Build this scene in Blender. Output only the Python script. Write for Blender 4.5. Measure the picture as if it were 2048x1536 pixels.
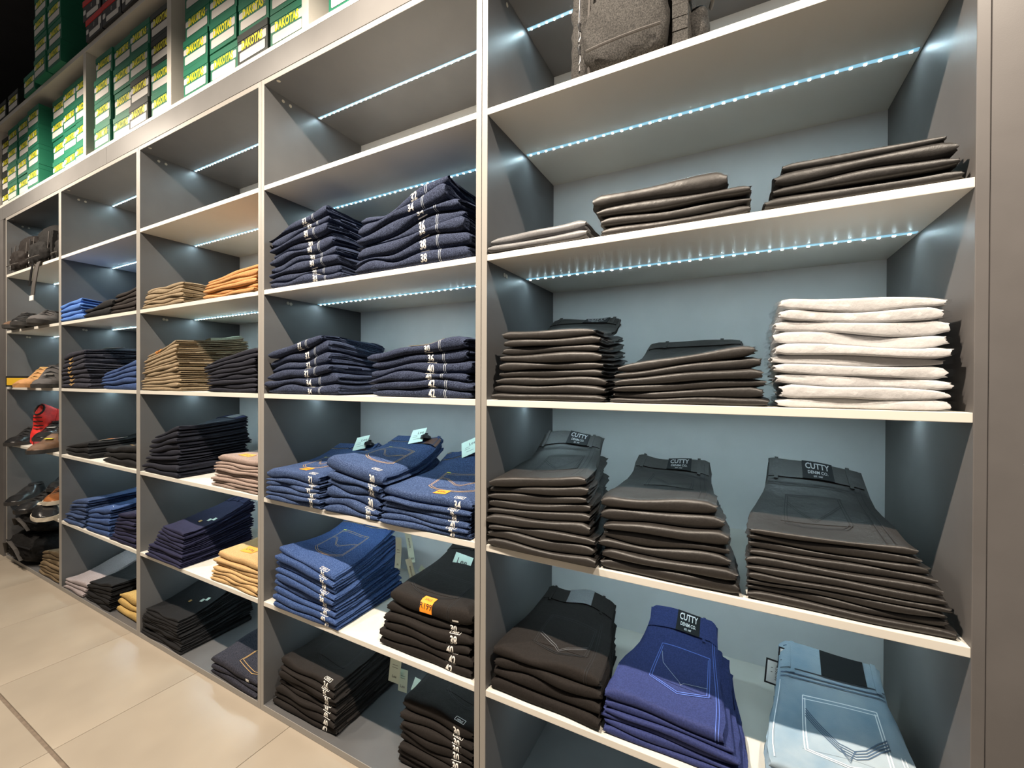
import bpy, bmesh, math, random
import numpy as np
from mathutils import Vector, Matrix

# ------------------------------------------------------------------ camera, world, lamps, exposure
for _o in list(bpy.data.objects): bpy.data.objects.remove(_o)
SC = bpy.context.scene
COL = SC.collection
R = math.radians

_y, _q, _r = R(27.806), R(-0.2737), R(0.22975)
_fw = Vector((-math.sin(_y)*math.cos(_q), math.cos(_y)*math.cos(_q), math.sin(_q)))
_rt = Vector((math.cos(_y), math.sin(_y), 0)); _up = _rt.cross(_fw)
_rt2 = _rt*math.cos(_r) + _up*math.sin(_r); _up2 = _up*math.cos(_r) - _rt*math.sin(_r)
cam = bpy.data.cameras.new('camera'); cam.sensor_width = 36; cam.lens = 849.488/2048*36; cam.clip_start = .02
camo = bpy.data.objects.new('camera', cam); COL.objects.link(camo)
_m = Matrix((_rt2, _up2, -_fw)).transposed().to_4x4(); _m.translation = (0, -1.0, 1.27497)
camo.matrix_world = _m
SC.camera = camo

W = bpy.data.worlds.new('shop_ambience'); SC.world = W; W.use_nodes = True
W.node_tree.nodes['Background'].inputs[0].default_value = (1.0, .93, .85, 1)
W.node_tree.nodes['Background'].inputs[1].default_value = .095

def lamp(name, kind, loc, energy, color, target=None, **kw):
    l = bpy.data.lights.new(name, kind); l.energy = energy; l.color = color
    for k, v in kw.items(): setattr(l, k, v)
    o = bpy.data.objects.new(name, l); COL.objects.link(o); o.location = loc
    if target is not None:
        o.rotation_euler = (Vector(target)-Vector(loc)).to_track_quat('-Z', 'Y').to_euler()
    return o
WARM = (1.0, .865, .71)
# ceiling spotlights in a row about 0.9 m in front of the shelving
for lx, le, ls in ((-5.0, 62, 140), (-3.55, 175, 144), (-2.1, 115, 126), (-.75, 285, 126), (.60, 165, 128)):
    lamp('ceiling_spotlight', 'SPOT', (lx, -.9, 2.93), le, WARM, (lx, .0, 1.15),
         spot_size=R(ls), spot_blend=.8, shadow_soft_size=.022)

SC.view_settings.view_transform = 'Standard'; SC.view_settings.look = 'None'
SC.view_settings.exposure = 0.40; SC.view_settings.gamma = 1.0
SC.view_settings.use_curve_mapping = False

# ------------------------------------------------------------------ helpers
def tag(o, label=None, cat=None, group=None, kind=None):
    if label: o['label'] = label
    if cat: o['category'] = cat
    if group: o['group'] = group
    if kind: o['kind'] = kind
    return o
def link(name, me, mat=None, parent=None, loc=(0, 0, 0)):
    o = bpy.data.objects.new(name, me); COL.objects.link(o)
    if mat is not None and me is not None:
        ms = mat if isinstance(mat, (list, tuple)) else [mat]
        if len(me.materials) == 0:
            for m in ms: me.materials.append(m)
    o.location = loc
    if parent is not None: o.parent = parent
    return o
def mesh(name, v, f, smooth=False, sharp=None, fm=None):
    me = bpy.data.meshes.new(name)
    me.from_pydata([tuple(p) for p in v], [], [tuple(int(i) for i in q) for q in f])
    if smooth:
        me.polygons.foreach_set('use_smooth', [True]*len(me.polygons))
    if fm is not None: me.polygons.foreach_set('material_index', fm)
    me.update()
    if smooth and sharp: me.set_sharp_from_angle(angle=R(sharp))
    return me
def empty(name, loc=(0, 0, 0), rz=0):
    o = bpy.data.objects.new(name, None); COL.objects.link(o); o.location = loc; o.rotation_euler = (0, 0, rz); o.empty_display_size = .05
    return o
class MB:
    """collects boxes / tubes / lofts into one mesh"""
    def __init__(s): s.v = []; s.f = []; s.m = []
    def add(s, v, f, mi=0):
        n = len(s.v); s.v += [tuple(p) for p in v]; s.f += [tuple(int(i)+n for i in q) for q in f]; s.m += [mi]*len(f); return s
    def box(s, x0, x1, y0, y1, z0, z1, mi=0, bev=0):
        if bev <= 0:
            v = [(x, y, z) for z in (z0, z1) for y in (y0, y1) for x in (x0, x1)]
            f = [(0, 2, 3, 1), (4, 5, 7, 6), (0, 1, 5, 4), (2, 6, 7, 3), (0, 4, 6, 2), (1, 3, 7, 5)]
            return s.add(v, f, mi)
        bm = bmesh.new(); bmesh.ops.create_cube(bm, size=1)
        for w in bm.verts: w.co = ((x0+x1)/2+w.co.x*(x1-x0), (y0+y1)/2+w.co.y*(y1-y0), (z0+z1)/2+w.co.z*(z1-z0))
        bmesh.ops.bevel(bm, geom=bm.edges[:], offset=bev, segments=2, profile=.6, affect='EDGES')
        bm.verts.index_update()
        v = [w.co[:] for w in bm.verts]; f = [[w.index for w in q.verts] for q in bm.faces]; bm.free()
        return s.add(v, f, mi)
    def tube(s, pts, r, n=8, mi=0, flat=1.0, cap=True):
        pts = [Vector(p) for p in pts]; rs = r if isinstance(r, (list, tuple)) else [r]*len(pts)
        v = []; f = []
        for i, p in enumerate(pts):
            t = (pts[min(i+1, len(pts)-1)]-pts[max(i-1, 0)]).normalized()
            a = t.cross(Vector((0, 0, 1)));
            if a.length < 1e-4: a = t.cross(Vector((0, 1, 0)))
            a.normalize(); b = t.cross(a)
            for k in range(n):
                w = 2*math.pi*k/n; v.append(p+a*math.cos(w)*rs[i]+b*math.sin(w)*rs[i]*flat)
        for i in range(len(pts)-1):
            for k in range(n): f.append((i*n+k, i*n+(k+1) % n, (i+1)*n+(k+1) % n, (i+1)*n+k))
        if cap: f.append(tuple(range(n))[::-1]); f.append(tuple((len(pts)-1)*n+k for k in range(n)))
        return s.add(v, f, mi)
    def build(s, name, mat, parent=None, loc=(0, 0, 0), smooth=False, sharp=35):
        return link(name, mesh(name, s.v, s.f, smooth, sharp if smooth else None, s.m), mat, parent, loc)

# ------------------------------------------------------------------ materials
def nmat(name, col, rough=.6, spec=.5, metal=0.0, var=0.0, vscale=40, bump=0.0, bscale=300, col2=None, thr=None,
         wr=0.0, wscale=14, emit=None, estr=0, alpha=None, sheen=0, stretch=None):
    m = bpy.data.materials.new(name); m.use_nodes = True
    nt = m.node_tree; N = nt.nodes; Lk = nt.links; b = N['Principled BSDF']
    b.inputs['Base Color'].default_value = (*col, 1); b.inputs['Roughness'].default_value = rough
    b.inputs['Specular IOR Level'].default_value = spec; b.inputs['Metallic'].default_value = metal
    if sheen: b.inputs['Sheen Weight'].default_value = sheen; b.inputs['Sheen Roughness'].default_value = .4
    if emit: b.inputs['Emission Color'].default_value = (*emit, 1); b.inputs['Emission Strength'].default_value = estr
    tc = N.new('ShaderNodeTexCoord'); src = tc.outputs['Object']
    if stretch:
        mp = N.new('ShaderNodeMapping'); mp.inputs['Scale'].default_value = stretch; Lk.new(src, mp.inputs[0]); src = mp.outputs[0]
    if var or col2:
        nz = N.new('ShaderNodeTexNoise'); nz.inputs['Scale'].default_value = vscale; nz.inputs['Detail'].default_value = 3
        Lk.new(src, nz.inputs[0])
        rp = N.new('ShaderNodeValToRGB')
        c2 = col2 if col2 else tuple(min(1, c*(1+var)) for c in col)
        c1 = col if col2 else tuple(c*(1-var) for c in col)
        lo, hi = thr if thr else (.35, .65)
        rp.color_ramp.elements[0].position = lo; rp.color_ramp.elements[0].color = (*c1, 1)
        rp.color_ramp.elements[1].position = hi; rp.color_ramp.elements[1].color = (*c2, 1)
        Lk.new(nz.outputs[0], rp.inputs[0]); Lk.new(rp.outputs[0], b.inputs['Base Color'])
    prev = None
    for amt, sc, dist in ((wr, wscale, .012), (bump, bscale, .001)):
        if amt:
            nz = N.new('ShaderNodeTexNoise'); nz.inputs['Scale'].default_value = sc; nz.inputs['Detail'].default_value = 4
            Lk.new(src, nz.inputs[0])
            bp = N.new('ShaderNodeBump'); bp.inputs['Strength'].default_value = amt; bp.inputs['Distance'].default_value = dist
            Lk.new(nz.outputs[0], bp.inputs['Height'])
            if prev: Lk.new(prev, bp.inputs['Normal'])
            prev = bp.outputs[0]
    if prev: Lk.new(prev, b.inputs['Normal'])
    return m
def denim(name, col, light, k=.5):
    return nmat(name, col, rough=.85, spec=.2, col2=light, vscale=420, thr=(.42, .72), bump=.6, bscale=500, wr=.35, wscale=22)
def cloth(name, col, rough=.8, spec=.16, var=.18, wr=.3):
    return nmat(name, col, rough=rough, spec=spec, var=var, vscale=300, bump=.3, bscale=700, wr=wr, wscale=18)

M = {}
M['edging'] = nmat('beige_grey_edging', (.27, .255, .235), rough=.45, spec=.4)
M['pilaster'] = nmat('grey_pilaster', (.115, .108, .106), rough=.45, spec=.4, var=.06, vscale=9, bump=.05, bscale=700)
M['fascia'] = nmat('grey_fascia', (.135, .132, .13), rough=.42, spec=.4, var=.05, vscale=7)
M['carcass'] = nmat('grey_melamine', (.092, .091, .093), rough=.42, spec=.4, var=.05, vscale=9, bump=.04, bscale=900)
M['backp'] = nmat('grey_back_panel', (.74, .74, .74), rough=.5, spec=.35, var=.04, vscale=6, bump=.03, bscale=700)
M['shelf'] = nmat('pale_shelf_laminate', (.66, .63, .57), rough=.38, spec=.45, var=.02, vscale=5, bump=.02, bscale=600)
M['whiteboard'] = nmat('white_painted_board', (.62, .59, .54), rough=.5, var=.03, vscale=8)
M['wall'] = nmat('dark_wall_paint', (.032, .033, .038), rough=.8, var=.1, vscale=5)
M['cap'] = nmat('cap_plastic', (.45, .41, .34), rough=.5)
M['ledtape'] = nmat('led_tape', (.5, .6, .65), rough=.5, emit=(.25, .62, .85), estr=.55)
M['led'] = nmat('led_diode', (1, 1, 1), emit=(.64, .90, 1.0), estr=330)
M['ledcase'] = nmat('led_case', (.8, .85, .85), rough=.4, emit=(.7, .95, 1.0), estr=3)
M['tile'] = nmat('beige_floor_tile', (.325, .28, .225), rough=.30, spec=.5, var=.10, vscale=2.3, bump=.02, bscale=200)
M['grout'] = nmat('grey_grout', (.16, .125, .095), rough=.9, var=.15, vscale=60)
M['white_ink'] = nmat('white_print', (.78, .76, .72), rough=.6)
M['grey_ink'] = nmat('grey_print', (.30, .29, .29), rough=.6)
M['black_ink'] = nmat('black_print', (.015, .015, .017), rough=.6)
M['yellow_ink'] = nmat('yellow_print', (.80, .74, .02), rough=.5)
M['orange'] = nmat('orange_sticker', (.95, .30, .015), rough=.5)
M['tagcard'] = nmat('mint_white_card', (.76, .90, .78), rough=.6, var=.03, vscale=30)
M['blackp'] = nmat('black_plastic', (.012, .012, .013), rough=.3)
M['stitch_gold'] = nmat('gold_thread', (.42, .26, .09), rough=.7)
M['stitch_pale'] = nmat('pale_thread', (.42, .46, .52), rough=.7)
M['stitch_dark'] = nmat('dark_thread', (.008, .008, .009), rough=.8)
M['stitch_white'] = nmat('white_thread', (.75, .78, .8), rough=.7)
M['stitch_navy'] = nmat('navy_thread', (.05, .09, .15), rough=.7)
M['stitch_blue'] = nmat('blue_thread', (.09, .16, .55), rough=.7)
M['leather'] = nmat('brown_leather', (.10, .045, .03), rough=.5)
M['leather_dark'] = nmat('black_leather', (.009, .009, .010), rough=.6, spec=.15)
M['kraft'] = nmat('tan_card', (.40, .30, .19), rough=.7)
M['film'] = None
# garments
M['denim_dark'] = denim('dark_indigo_denim', (.009, .013, .030), (.058, .076, .135))
M['denim_mid'] = denim('mid_blue_denim', (.016, .032, .085), (.085, .13, .26))
M['denim_blue'] = denim('bright_blue_denim', (.015, .038, .118), (.08, .13, .29))
M['denim_raw'] = denim('raw_denim', (.010, .011, .018), (.055, .055, .075))
M['denim_black'] = cloth('black_brown_denim', (.014, .0115, .0105), rough=.85, spec=.2)
M['coated'] = nmat('coated_black_twill', (.0185, .016, .0145), rough=.46, spec=.5, var=.15, vscale=250, bump=.22, bscale=600, wr=.28, wscale=16)
M['coated_dark'] = nmat('coated_dark_twill', (.014, .0125, .0115), rough=.46, spec=.45, var=.15, vscale=250, bump=.22, bscale=600, wr=.28, wscale=16)
M['coated_grey'] = nmat('coated_grey_twill', (.12, .12, .125), rough=.45, spec=.45, var=.1, vscale=250, bump=.2, bscale=600, wr=.3, wscale=14)
M['royal'] = cloth('royal_blue_twill', (.028, .038, .125), rough=.75)
M['lightjean'] = nmat('faded_light_denim', (.17, .255, .335), rough=.85, spec=.2, col2=(.36, .41, .445), vscale=9, thr=(.3, .75), bump=.4, bscale=450, wr=.25)
M['khaki'] = cloth('khaki_twill', (.235, .18, .115))
M['green_khaki'] = cloth('sage_twill', (.26, .27, .20))
M['tan_orange'] = cloth('tan_orange_twill', (.42, .215, .085))
M['tan'] = cloth('sand_twill', (.45, .295, .14))
M['taupe'] = cloth('taupe_twill', (.25, .19, .165))
M['navyblack'] = cloth('navy_black_twill', (.013, .014, .022))
M['navy'] = cloth('navy_twill', (.017, .018, .045))
M['black'] = cloth('black_twill', (.010, .010, .011))
M['brownblack'] = cloth('brown_black_twill', (.020, .016, .015))
M['skyblue'] = cloth('sky_blue_twill', (.075, .17, .46))
M['lilacgrey'] = cloth('lilac_grey_twill', (.27, .235, .24))
M['mustard'] = cloth('mustard_twill', (.40, .27, .095))
M['olive'] = cloth('olive_brown_twill', (.15, .11, .065))
M['white_shirt'] = cloth('white_cotton', (.56, .55, .55), var=.03, wr=.5)

def film_mat():
    m = bpy.data.materials.new('clear_polybag'); m.use_nodes = True; nt = m.node_tree; N = nt.nodes; Lk = nt.links
    for n in list(N): N.remove(n)
    o = N.new('ShaderNodeOutputMaterial'); mx = N.new('ShaderNodeMixShader'); t = N.new('ShaderNodeBsdfTransparent'); g = N.new('ShaderNodeBsdfGlossy')
    t.inputs[0].default_value = (.97, .97, .97, 1); g.inputs['Roughness'].default_value = .12
    fr = N.new('ShaderNodeFresnel'); fr.inputs[0].default_value = 1.5
    ad = N.new('ShaderNodeMath'); ad.operation = 'MULTIPLY_ADD'; ad.inputs[1].default_value = .45; ad.inputs[2].default_value = .03
    tc = N.new('ShaderNodeTexCoord'); nz = N.new('ShaderNodeTexNoise'); nz.inputs['Scale'].default_value = 38; nz.inputs['Detail'].default_value = 5
    bp = N.new('ShaderNodeBump'); bp.inputs['Strength'].default_value = .8; bp.inputs['Distance'].default_value = .01
    Lk.new(tc.outputs['Object'], nz.inputs[0]); Lk.new(nz.outputs[0], bp.inputs['Height']); Lk.new(bp.outputs[0], g.inputs['Normal']); Lk.new(bp.outputs[0], fr.inputs['Normal'])
    Lk.new(fr.outputs[0], ad.inputs[0]); Lk.new(ad.outputs[0], mx.inputs[0]); Lk.new(t.outputs[0], mx.inputs[1]); Lk.new(g.outputs[0], mx.inputs[2]); Lk.new(mx.outputs[0], o.inputs[0])
    return m
M['film'] = film_mat()

# ------------------------------------------------------------------ flat lettering (2-D triangles)
_tc = {}
def text2d(s, cell=None, bold=0.0, shear=0.0):
    """2-D mesh of a word: cap height 1, centred; optionally cut into horizontal bands so it can wrap a curve"""
    key = (s, cell, bold, shear)
    if key in _tc: return _tc[key]
    cu = bpy.data.curves.new('txt', 'FONT'); cu.body = s; cu.size = 1.0; cu.resolution_u = 2; cu.offset = bold; cu.shear = shear
    ob = bpy.data.objects.new('txt', cu)
    me = bpy.data.meshes.new_from_object(ob)
    bm = bmesh.new(); bm.from_mesh(me)
    bmesh.ops.triangulate(bm, faces=bm.faces[:])
    ys = [v.co.y for v in bm.verts]; xs = [v.co.x for v in bm.verts]
    y0, y1, x0, x1 = min(ys), max(ys), min(xs), max(xs); h = y1-y0
    if cell:
        k = max(1, int(round(1/cell)))
        for i in range(1, k):
            bmesh.ops.bisect_plane(bm, geom=bm.verts[:]+bm.edges[:]+bm.faces[:], plane_co=(0, y0+h*i/k, 0), plane_no=(0, 1, 0))
    bm.verts.index_update()
    V = np.array([((v.co.x-(x0+x1)/2)/h, (v.co.y-(y0+y1)/2)/h) for v in bm.verts]); F = [[v.index for v in f.verts] for f in bm.faces]
    bm.free(); bpy.data.meshes.remove(me); bpy.data.objects.remove(ob); bpy.data.curves.remove(cu)
    _tc[key] = (V, F); return V, F
def rect2d(cx, cy, w, h, nx=1, ny=1):
    V = [(cx-w/2+w*i/nx, cy-h/2+h*j/ny) for j in range(ny+1) for i in range(nx+1)]
    F = [(j*(nx+1)+i, j*(nx+1)+i+1, (j+1)*(nx+1)+i+1, (j+1)*(nx+1)+i) for j in range(ny) for i in range(nx)]
    return np.array(V), F
def ribbon2d(pts, w, step=.012):
    P = []
    for a, b in zip(pts[:-1], pts[1:]):
        a = np.array(a, float); b = np.array(b, float); n = max(1, int(np.linalg.norm(b-a)/step))
        for i in range(n): P.append(a+(b-a)*i/n)
    P.append(np.array(pts[-1], float)); V = []; F = []
    for i, p in enumerate(P):
        t = P[min(i+1, len(P)-1)]-P[max(i-1, 0)]; t = t/(np.linalg.norm(t)+1e-9); n = np.array((-t[1], t[0]))
        V += [p+n*w/2, p-n*w/2]
    for i in range(len(P)-1): F.append((2*i, 2*i+1, 2*i+3, 2*i+2))
    return np.array(V), F
def join2d(items):
    V = []; F = []
    for v, f in items:
        n = len(V); V += [tuple(p) for p in v]; F += [tuple(i+n for i in q) for q in f]
    return np.array(V), F
def place2d(vf, cx, cy, s=1.0, rot=0.0, sx=1.0):
    v, f = vf; c, sn = math.cos(rot), math.sin(rot); v = np.asarray(v)*np.array((s*sx, s))
    return np.stack([cx+v[:, 0]*c-v[:, 1]*sn, cy+v[:, 0]*sn+v[:, 1]*c], 1), f

# ------------------------------------------------------------------ the setting
SEAM = [-4.627, -3.627, -2.628, -1.626, -.625, .374]
ZS = [.024, .424, .826, 1.226, 1.625, 2.025]
TH = .0175; DEP = .478; ZTOP = 2.412

fl = MB(); fl.box(-7.2, 1.2, -2.6, .6, -.05, -.006)
floor = fl.build('floor', M['grout']); tag(floor, kind='structure')
tm = {}
for j, (ya, yb) in enumerate(((-.445, .17), (-1.08, -.457), (-1.705, -1.0815), (-2.33, -1.7065))):
    for i in range(-6, 8):
        xa = -2.075+.6265*i; xb = xa+.6265-.0022
        if xb < -7 or xa > 1: continue
        m = MB(); m.box(0, xb-xa, 0, yb-ya, -.012, 0, bev=.0012)
        if j not in tm: tm[j] = mesh('tile', m.v, m.f)
        link('tile', tm[j], M['tile'], floor, (xa, ya, 0))
cg = MB(); cg.box(-9, 1.2, -.35, .6, 4.3, 4.4); tag(cg.build('ceiling', M['wall']), kind='structure')
wb = MB(); wb.box(-12, 1.2, .53, .60, 0, 4.3); tag(wb.build('wall_back', M['wall']), kind='structure')
wl = MB(); wl.box(-7.3, -7.2, -2.6, .53, 0, 4.3); tag(wl.build('wall_left', M['wall']), kind='structure')
# fascia above the bays, pilasters at both ends
fa = MB(); fa.box(SEAM[0]-.06, -2.985, -.001, .018, 2.4325, 2.5215); fa.box(-2.983, .42, -.001, .018, 2.4325, 2.5215); fa.box(-7.1, SEAM[0]-.062, -.001, .018, 2.4325, 2.5215)
tag(fa.build('trim_1', M['fascia']), kind='structure')
pl = MB(); pl.box(.3738, .62, -.002, .5, 0, 3.2); tag(pl.build('trim_2', M['pilaster']), kind='structure')
pl = MB(); pl.box(-5.2, SEAM[0]-.045, -.002, .5, 0, 2.43); tag(pl.build('trim_3', M['pilaster']), kind='structure')

# ------------------------------------------------------------------ shelving bays
LED_Y = .238
BAYLAB = ['farthest grey shelving bay holding bags and shoes', 'second grey shelving bay from the far end with short stacks',
          'grey shelving bay holding khaki and tan trousers', 'grey shelving bay full of blue and black jeans',
          'nearest wide grey shelving bay with black trousers and white packets']
def led_mesh(w):
    b = MB(); b.box(-w/2, w/2, -.005, .005, -.0022, 0, 0)
    n = int(w/.0262)
    for i in range(n):
        x = -w/2+(i+.5)*w/n; b.box(x-.0030, x+.0030, -.0028, .0028, -.0042, -.0022, 2)
        b.add([(x-.0026, -.0024, -.0044), (x-.0026, .0024, -.0044), (x+.0026, .0024, -.0044), (x+.0026, -.0024, -.0044)], [(0, 1, 2, 3)], 1)
    return b
for bi in range(5):
    xa, xb = SEAM[bi], SEAM[bi+1]; a, b = xa+.0008, xb-.0008; ia, ib = a+TH, b-TH
    root = empty('shelving_bay', ((xa+xb)/2, DEP/2, 0)); ox = (xa+xb)/2; oy = DEP/2
    tag(root, BAYLAB[bi], 'shelving', 'grey shelving bays along the wall')
    def part(name, mat, *bx, bev=.0012):
        m = MB(); x0, x1, y0, y1, z0, z1 = bx
        m.box(x0-ox, x1-ox, y0-oy, y1-oy, z0, z1, bev=bev)
        if mat == M['carcass']:          # fronts carry a paler edge banding
            for i_, f_ in enumerate(m.f):
                if all(m.v[j_][1] < y0-oy+.0016 for j_ in f_): m.m[i_] = 1
            return m.build(name, [mat, M['edging']], root)
        return m.build(name, mat, root)
    part('side_panel', M['carcass'], a, ia, 0, DEP, 0, ZTOP+.020); part('side_panel', M['carcass'] if bi < 4 else M['pilaster'], ib, b, 0, DEP, 0, ZTOP+.020)
    part('back_panel', M['backp'], a, b, DEP, DEP+.012, 0, ZTOP+.02, bev=0)
    tp = part('top_panel', M['carcass'], ia, ib, 0, DEP, ZTOP, ZTOP+.0195)
    part('base_panel', M['carcass'], ia, ib, 0, DEP, 0.0005, ZS[0])
    hosts = [(tp, ZTOP)]
    for z in ZS[1:]: hosts.append((part('shelf', M['shelf'], ia, ib, .001, DEP, z-TH, z), z-TH))
    w = ib-ia-.012
    for h, z in hosts:
        lm = led_mesh(w); lo = link('led_strip', mesh('led_strip', lm.v, lm.f, fm=lm.m), [M['ledtape'], M['led'], M['ledcase']], h, (0, LED_Y-oy, z))
        lo['label'] = 'cool white led strip under the board'
    # screw caps near the upper front corners
    for (yy, zz) in ((.078, ZTOP-.019), (.109, ZTOP-.020), (.0995, ZS[4]-.0345), (.1125, ZS[4]-.0360)):
        c = MB(); c.tube([(ia-ox, yy-oy, zz), (ia-ox+.0012, yy-oy, zz)], .0062, 12)
        c.build('screw_cap', M['cap'], root, smooth=False)
    c = MB(); c.tube([(ia-ox+.068, .0137-oy, ZTOP), (ia-ox+.068, .0137-oy, ZTOP-.0012)], .007, 12); c.build('screw_cap', M['cap'], root)

# storage shelf over the bays (white boards)
st = empty('storage_shelf', (-3.2, .2, 2.5215)); tag(st, 'long white cubby shelf stacked with shoe boxes above the bays', 'shelf')
def spart(name, x0, x1, y0, y1, z0, z1):
    m = MB(); m.box(x0+3.2, x1+3.2, y0-.2, y1-.2, z0-2.5215, z1-2.5215, bev=.001); return m.build(name, M['whiteboard'], st)
spart('bottom_board', -7.1, .42, -.002, .48, 2.5217, 2.5395)
spart('top_board', -7.1, .42, -.002, .48, 3.122, 3.150)
for px in (-1.3675, -2.3235, -3.262, -.42, -4.86): spart('divider', px-.0185, px+.0185, -.001, .48, 2.5397, 3.1218)
spart('back_board', -7.1, .42, .4802, .49, 2.5217, 3.15)

# ------------------------------------------------------------------ folded garments
def sstep(a, b, x):
    t = np.clip((x-a)/(b-a), 0, 1); return t*t*(3-2*t)
class Noise:
    def __init__(s, rng, fmin, fmax, n=4):
        s.p = [(rng.uniform(fmin, fmax)*rng.choice((-1, 1)), rng.uniform(fmin, fmax)*.8*rng.choice((-1, 1)), rng.uniform(0, 6.28), rng.uniform(.5, 1)) for _ in range(n)]
        s.k = sum(q[3] for q in s.p)*.6
    def __call__(s, x, y):
        r = 0
        for fx, fy, ph, a in s.p: r = r + a*np.sin(fx*x+fy*y+ph)
        return r/s.k
def ncos(p, e): return np.maximum(np.cos(p), 0)**e
def nsin(p, e): return np.sign(np.sin(p))*np.abs(np.sin(p))**e
class Garment:
    bx = .72; tap = .05; tshift = 0.0
    """one folded garment lying between two height fields; P(x,u,v) maps width/depth/thickness to the room"""
    def P(g, x, u, v):
        x = np.asarray(x, float); u = np.asarray(u, float); v = np.asarray(v, float)
        yf = g.y0+g.skew*(x-(g.x0+g.x1)/2)+g.ny(x, 0*x)*g.ya
        y = yf+u; xm = (g.x0+g.x1)/2+g.tshift
        xx = x+(xm-x)*g.tap*sstep(.15, 1.0, u/g.depth)+0*v
        lo = g.lo(xx, y); hi = g.hi(xx, y)
        d = np.minimum(x-g.x0, g.x1-x); e = 1-g.endsq*np.exp(-(np.maximum(d, 0)/.011)**2)
        mid = (lo+hi)/2; half = (hi-lo)/2*e
        z = mid+(2*v-1)*half-(1-e)*g.droop*(hi-lo)
        return np.stack(np.broadcast_arrays(xx, y, z), -1)
    def uv(g, s):
        """arc length from the very front of the fold -> (u,v); s>0 runs up over the top"""
        s = np.asarray(s, float); r = g.r; q = math.pi/2*(g.t/2+r)/2   # quarter arc length (ellipse approx)
        ph = np.clip(s/q, -1, 1)*math.pi/2
        u = r*(1-ncos(ph, g.bx))+np.maximum(np.abs(s)-q, 0)
        v = .5+.5*nsin(ph, g.bx)
        return u, v
    def S(g, x, s, off=.0008):
        h = .0015
        def f(x, s):
            u, v = g.uv(s); return g.P(x, u, v)
        p = f(x, s); a = f(x+h, s)-f(x-h, s); b = f(x, s+h)-f(x, s-h)
        n = np.cross(a, b); n /= (np.linalg.norm(n, axis=-1, keepdims=True)+1e-12)
        return p+n*off
    def decal(g, name, vf, mat, parent=None, off=.0008, smooth=True, thick=0):
        V, F = vf; V = np.asarray(V)
        p = g.S(V[:, 0], V[:, 1], off)-g.org
        if thick:
            p2 = g.S(V[:, 0], V[:, 1], off+thick)-g.org; n = len(p)
            ed = {}
            for f in F:
                for i in range(len(f)):
                    k = (f[i], f[(i+1) % len(f)]); ed[k] = 1
            F2 = [tuple(i+n for i in f) for f in F]
            for (i, j) in ed:
                if (j, i) not in ed: F2.append((i, j, j+n, i+n))
            p = np.concatenate([p, p2]); F = F2
        o = link(name, mesh(name, p, F, smooth, 40), mat, parent or g.obj)
        return o
def make_garment(g, name, mat, nx=14, quality=1):
    xs = g.x0+(g.x1-g.x0)*np.concatenate([[0, .012, .035, .07], np.linspace(.12, .88, nx), [.93, .965, .988, 1]])
    r = g.r; D = g.depth
    nb, nn, ntp = 4, 11, 9
    ub = list(np.linspace(D, r, nb, endpoint=False)); vb = [0.]*nb
    ph = np.linspace(-math.pi/2, math.pi/2, nn)
    un = list(r*(1-ncos(ph, g.bx))); vn = list(.5+.5*nsin(ph, g.bx))
    ut = list(np.linspace(r, D, ntp+1)[1:]); vt = [1.]*ntp
    U = np.array(ub+un+ut); Vv = np.array(vb+vn+vt); K = len(U)
    tau = g.tau; ri = max(.0015, r*(1-2*tau))
    u0 = r-ri
    Ui = np.array(list(np.linspace(D, r, nb, endpoint=False))+list(r-ri*ncos(ph, g.bx))+ut)
    Vi = tau+(1-2*tau)*Vv
    # inner roll (two more layers of cloth inside the fold)
    t2 = tau+.045; r2 = max(.0012, r*(1-2*t2)); 
    Ur = np.array(list(np.linspace(D-.004, r, nb, endpoint=False))+list(r*.98-r2*ncos(ph, g.bx))+list(np.array(ut)-.004))
    Vr = t2+(1-2*t2)*Vv
    Um = Ur.copy(); Vm = .5+(Vr-.5)*.12; Um = np.clip(Um+ r2*.9*(np.abs(Vr-.5)<.49), None, D-.004)
    verts = []; faces = []; fm = []
    def sheet(Ua, Va, Ub, Vb, dx0, dx1, mi):
        base = len(verts); nX = len(xs)
        sx = np.array(xs, float); w = g.x1-g.x0
        # the ends of this sheet stop at different places
        X = g.x0+dx0+(sx-g.x0)*(w-dx0-dx1)/w
        for (A, B) in ((Ua, Va), (Ub, Vb)):
            P = g.P(X[:, None], A[None, :], B[None, :])
            rag = g.nr(A*8, B*3)*.0035
            P[0, :, 0] += rag; P[-1, :, 0] += rag
            verts.extend((P.reshape(-1, 3)-g.org).tolist())
        o2 = base+nX*K
        for i in range(nX-1):
            for k in range(K-1):
                a = base+i*K+k; faces.append((a, a+1, a+K+1, a+K)); fm.append(mi)
                a = o2+i*K+k; faces.append((a, a+K, a+K+1, a+1)); fm.append(mi)
        for k in range(K-1):
            faces.append((base+k, o2+k, o2+k+1, base+k+1)); fm.append(mi)
            a = base+(nX-1)*K+k; b = o2+(nX-1)*K+k; faces.append((a, a+1, b+1, b)); fm.append(mi)
        for i in range(nX-1):
            a = base+i*K; b = o2+i*K; faces.append((a, a+K, b+K, b)); fm.append(mi)
            a = base+i*K+K-1; b = o2+i*K+K-1; faces.append((a, b, b+K, a+K)); fm.append(mi)
    j = g.rng.uniform
    sheet(U, Vv, Ui, Vi, 0, 0, 0)
    if quality > 0: sheet(Ur, Vr, Um, Vm, j(.002, .010), j(-.002, .010), 0)
    me = mesh(name, verts, faces, True, 48, fm)
    g.obj = link(name, me, mat, None, tuple(g.org))
    return g.obj

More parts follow.
